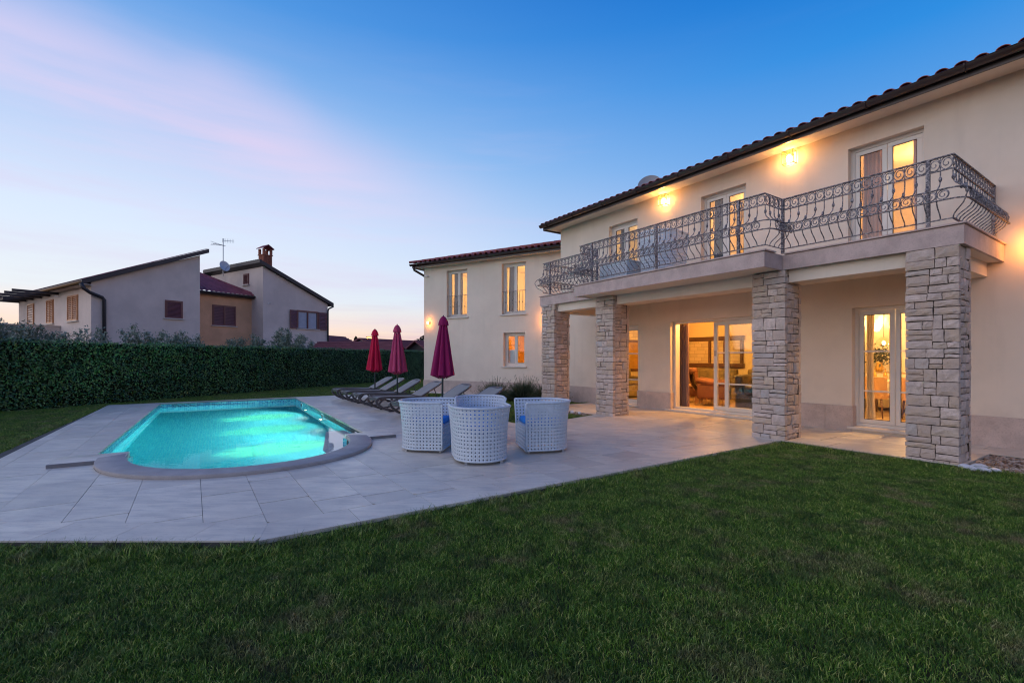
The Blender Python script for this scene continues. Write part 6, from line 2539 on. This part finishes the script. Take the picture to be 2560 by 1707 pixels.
# brick chimney
chx, chy = 10.25, 1.95
chm = mk('chimney', MB().box(chx - 0.26, chx + 0.26, chy - 0.26, chy + 0.26, 7.4, 8.62), M['mortar'], nh, NF)
r = random.Random(3)
z = 7.75
row = 0
bme = MB().box(-0.113, 0.113, -0.05, 0.05, 0, 0.068).mesh('brick', M['brick'])
while z < 8.62:
    for side in range(4):
        Q = frame(chx, chy, 0, R_(90 * side))
        for i in range(3):
            x = -0.24 + 0.24 * i + (0.06 if row % 2 else -0.06) * (1 if i < 2 else 0)
            x = max(-0.2, min(0.2, x))
            inst('brick', bme, chm, NF, Q @ frame(x, -0.27, z + 0.003))
    z += 0.08
    row += 1
ct = MB()
for sx_ in (-1, 1):
    for sy_ in (-1, 1):
        ct.box(chx + sx_ * 0.26 - 0.07, chx + sx_ * 0.26 + 0.07, chy + sy_ * 0.26 - 0.07, chy + sy_ * 0.26 + 0.07, 8.64, 9.05)
ct.box(chx - 0.36, chx + 0.36, chy - 0.36, chy + 0.36, 8.58, 8.638)
mk('chimney_top', ct, M['brick'], nh, NF)
cap_ = MB()
for (q0, q1) in (((-0.42, 9.04), (0, 9.30)), ((0, 9.30), (0.42, 9.04))):
    cap_.add([(chx + q0[0], chy - 0.42, q0[1]), (chx + q1[0], chy - 0.42, q1[1]), (chx + q1[0], chy + 0.42, q1[1]), (chx + q0[0], chy + 0.42, q0[1]),
              (chx + q0[0], chy - 0.42, q0[1] + 0.06), (chx + q1[0], chy - 0.42, q1[1] + 0.06), (chx + q1[0], chy + 0.42, q1[1] + 0.06), (chx + q0[0], chy + 0.42, q0[1] + 0.06)],
             [(0, 1, 2, 3), (7, 6, 5, 4), (0, 4, 5, 1), (2, 6, 7, 3), (1, 5, 6, 2), (0, 3, 7, 4)])
mk('chimney_cap', cap_, M['nrooftile'], nh, NF)
# aerial and dish
ant = thing('tv_aerial', 'television aerial on a thin mast above the neighbour\'s roof', 'aerial', NF, (8.9, 5.0, 7.5))
mk('mast', MB().tube([(0, 0, -0.3), (0, 0, 2.45)], 0.03, 6), M['steel'], ant)
m1 = MB().tube([(-0.7, 0, 1.95), (0.15, 0, 1.95)], 0.014, 5)
for q in range(9):
    x = -0.7 + q * 0.10
    m1.tube([(x, -0.22 + q * 0.012, 1.95), (x, 0.22 - q * 0.012, 1.95)], 0.009, 4)
for zz_ in (-0.13, 0.13):
    m1.tube([(0.0, 0, 1.95), (-0.85, 0.0, 1.95 + zz_)], 0.010, 4)
mk('antenna_boom', m1, M['steel'], ant)
m2 = MB().tube([(-0.05, 0, 2.3), (0.85, 0.2, 2.45)], 0.014, 5)
for q in range(8):
    u = q / 7
    p = Vector((-0.05, 0, 2.3)).lerp(Vector((0.85, 0.2, 2.45)), u)
    m2.tube([(p.x, p.y, p.z - 0.15), (p.x, p.y, p.z + 0.15)], 0.009, 4)
mk('antenna_boom', m2, M['steel'], ant)
M['dish2'] = pm('pale dish enamel', (0.62, 0.63, 0.66), 0.5, 0.05)
_dk = M['dish']; M['dish'] = M['dish2']
dish(NF, 8.70, 4.5, 7.80, 0.38, R_(8), 'pale satellite dish on the neighbour\'s tiled roof', 15, 0.6)
M['dish'] = _dk
seccam(NF, 10.15, 1.38, 5.15, 'tiny security camera on the neighbour\'s right-hand block')
seccam(NF @ frame(0, 4.8, 0, R_(-90)), 0, 0, 4.75, 'tiny security camera under the neighbour\'s sunset-side eaves')

# ================================================================== FAR THINGS
def gable_house(name, label, x, y, rz, w, d, hw, hr, wallm, roofm, cat='house'):
    """ridge along local x; w long, d deep"""
    t = thing(name, label, cat, GF, (x, y, 0), rz)
    mb = MB().box(-w / 2, w / 2, -d / 2, d / 2, -0.1, hw)
    for s_ in (-1, 1):
        mb.add([(s_ * w / 2, -d / 2, hw), (s_ * w / 2, d / 2, hw), (s_ * w / 2, 0, hr - 0.08)], [(0, 1, 2) if s_ > 0 else (2, 1, 0)])
    mk('wall', mb, wallm, t)
    kk = (hr - hw) / (d / 2)
    o_ = 0.35
    rf = MB()
    for s_ in (-1, 1):
        a = (s_ * (d / 2 + o_), hw - kk * o_)
        rf.add([(-w / 2 - o_, a[0], a[1]), (w / 2 + o_, a[0], a[1]), (w / 2 + o_, 0, hr), (-w / 2 - o_, 0, hr),
                (-w / 2 - o_, a[0], a[1] + 0.12), (w / 2 + o_, a[0], a[1] + 0.12), (w / 2 + o_, 0, hr + 0.12), (-w / 2 - o_, 0, hr + 0.12)],
               [(0, 1, 2, 3), (7, 6, 5, 4), (0, 4, 5, 1), (1, 5, 6, 2), (3, 7, 4, 0)])
    r_ = mk('roof', rf, roofm, t)
    # tile courses
    cs = MB()
    n_ = max(6, int(d / 2 / 0.30))
    for i in range(n_):
        v = (i + 0.5) / n_
        yy = -(d / 2 + o_) * (1 - v)
        cs.box(-w / 2 - o_, w / 2 + o_, yy - 0.10, yy + 0.10, hr + 0.12 + yy * kk - 0.02, hr + 0.12 + yy * kk + 0.045)
    mk('tile_courses', cs, roofm, r_, kind='stuff')
    return t


gz_ = gable_house('garden_pavilion', 'open timber pavilion with a long dusky red tiled roof behind the hedge', -11.4, 35.2, R_(-6), 5.6, 4.6, 1.55, 2.42, M['timber'], M['oldroof'], 'pavilion')
# open truss of the pavilion gable instead of a solid wall look: beams in front
tr = MB()
for (a, c) in (((-2.9, -2.2, 1.5), (-2.9, 0, 2.36)), ((-2.9, 2.2, 1.5), (-2.9, 0, 2.36)), ((-2.9, -2.1, 1.62), (-2.9, 2.1, 1.62)), ((-2.9, 0, 1.6), (-2.9, 0, 2.3)), ((-2.9, -0.9, 1.65), (-2.9, 0, 2.15)), ((-2.9, 0.9, 1.65), (-2.9, 0, 2.15))):
    tr.tube([a, c], 1, sq=(0.09, 0.09))
mk('truss', tr, M['timber'], gz_)
gable_house('far_house', 'distant mauve house with a low red roof left of the parasols', -20.2, 50, R_(78), 8, 7, 2.0, 3.65, M['farmauve'], M['oldroof'])
gable_house('far_house', 'distant pale blue house between the first two parasols', -13.6, 52, R_(62), 8, 7, 1.9, 3.25, M['farwall'], M['oldroof'])
gable_house('far_house', 'dark roofed outbuilding just left of the wing corner', -7.3, 43, R_(55), 3.6, 5, 1.3, 2.75, M['ndark'], M['oldroof'])
gable_house('far_house', 'low distant house right of the middle parasol', -13.5, 80, R_(10), 9, 7, 1.2, 2.6, M['farmauve'], M['oldroof'])
lampo = thing('street_lamp', 'distant orange lit street lamp behind the pavilion roof', 'street lamp', GF, (-18.25, 60, 0))
mk('pole', MB().tube([(0, 0, 0), (0, 0, 3.75), (0.15, 0, 3.95)], 0.07, 8), M['timber'], lampo, smooth=True)
mk('lamp_head', MB().cbox(-0.25, 0.45, -0.2, 0.2, 3.93, 4.02, 0.02), M['gutter'], lampo)
mk('lamp_glass', MB().cbox(-0.18, 0.38, -0.16, 0.16, 3.80, 3.925, 0.03), M['streetbulb'], lampo)
point('street_light', GF, -18.15, 59.6, 3.7, 60, (1.0, 0.45, 0.1), 0.1)
lamp2 = thing('street_lamp', 'tiny orange street lamp low on the horizon left of the wing', 'street lamp', GF, (-16.8, 79, 0))
mk('pole', MB().tube([(0, 0, 0), (0, 0, 3.1)], 0.05, 6), M['gutter'], lamp2)
mk('lamp_glass', MB().ball((0, -0.1, 3.2), 0.22, 0.22, 0.22, 10, 8), M['streetbulb'], lamp2)


def conetree(x, y, h, w, seed, label, name='cypress_tree', cat='cypress', prof=None):
    t = thing(name, label, cat, GF, (x, y, 0))
    mk('trunk', MB().tube([(0, 0, 0), (0, 0, h * 0.9)], [w * 0.12, w * 0.03], 6), M['bark'], t)
    rs = np.random.RandomState(seed)
    n_ = 2600
    v = rs.uniform(0.08, 1, n_)
    if prof:
        rad = w * np.interp(v, prof[0], prof[1])
    else:
        rad = w * np.clip(np.sin(np.clip(v, 0, 1) ** 0.8 * PI) ** 0.6, 0.05, 1)
    a = rs.uniform(0, 2 * PI, n_)
    lump = 1 + 0.35 * np.sin(a * 3 + v * 9 + seed) * np.sin(v * 14)
    q = np.sqrt(rs.uniform(0.25, 1, n_)) * rad * lump
    C = np.stack([x + q * np.cos(a), y + q * np.sin(a), h * v], 1)
    leaf_cloud('crown', C, np.stack([np.cos(a), np.sin(a), 0.4 + 0 * a], 1), 0.22 if h > 3 else 0.12, M['cypress'], t, seed, 0.8, 0.5)
    return t


conetree(-20.0, 60.5, 4.05, 0.55, 1, 'dark cypress top standing over the pavilion roof, the taller one')
conetree(-18.9, 60.5, 3.35, 0.40, 2, 'shorter dark cypress top next to the street lamp')
conetree(-8.35, 46.0, 3.5, 1.5, 3, 'dark bushy tree behind the outbuilding, left of the wing', 'broadleaf_tree', 'tree', ([0, .35, .6, .85, 1], [.1, .5, 1.0, .8, .15]))
conetree(-7.0, 44.5, 3.9, 1.5, 4, 'dark tree half hidden by the wing corner', 'broadleaf_tree', 'tree', ([0, .35, .6, .85, 1], [.1, .5, 1.0, .8, .15]))
# low treeline on the far horizon
tl = MB()
rs = np.random.RandomState(12)
C, Nn = [], []
for i in range(9000):
    a = rs.uniform(-1.25, 1.25)
    dd = rs.uniform(150, 175)
    hh = 1.2 + 2.2 * (0.5 + 0.5 * noise.noise(Vector((a * 14, 0, 3))))
    C.append((dd * math.sin(a), dd * math.cos(a), rs.uniform(0, hh)))
    Nn.append((-math.sin(a), -math.cos(a), 0.3))
leaf_cloud('distant_treeline', C, Nn, 2.0, M['cypress'], None, 9, 0.4, 0.6, kind='stuff')
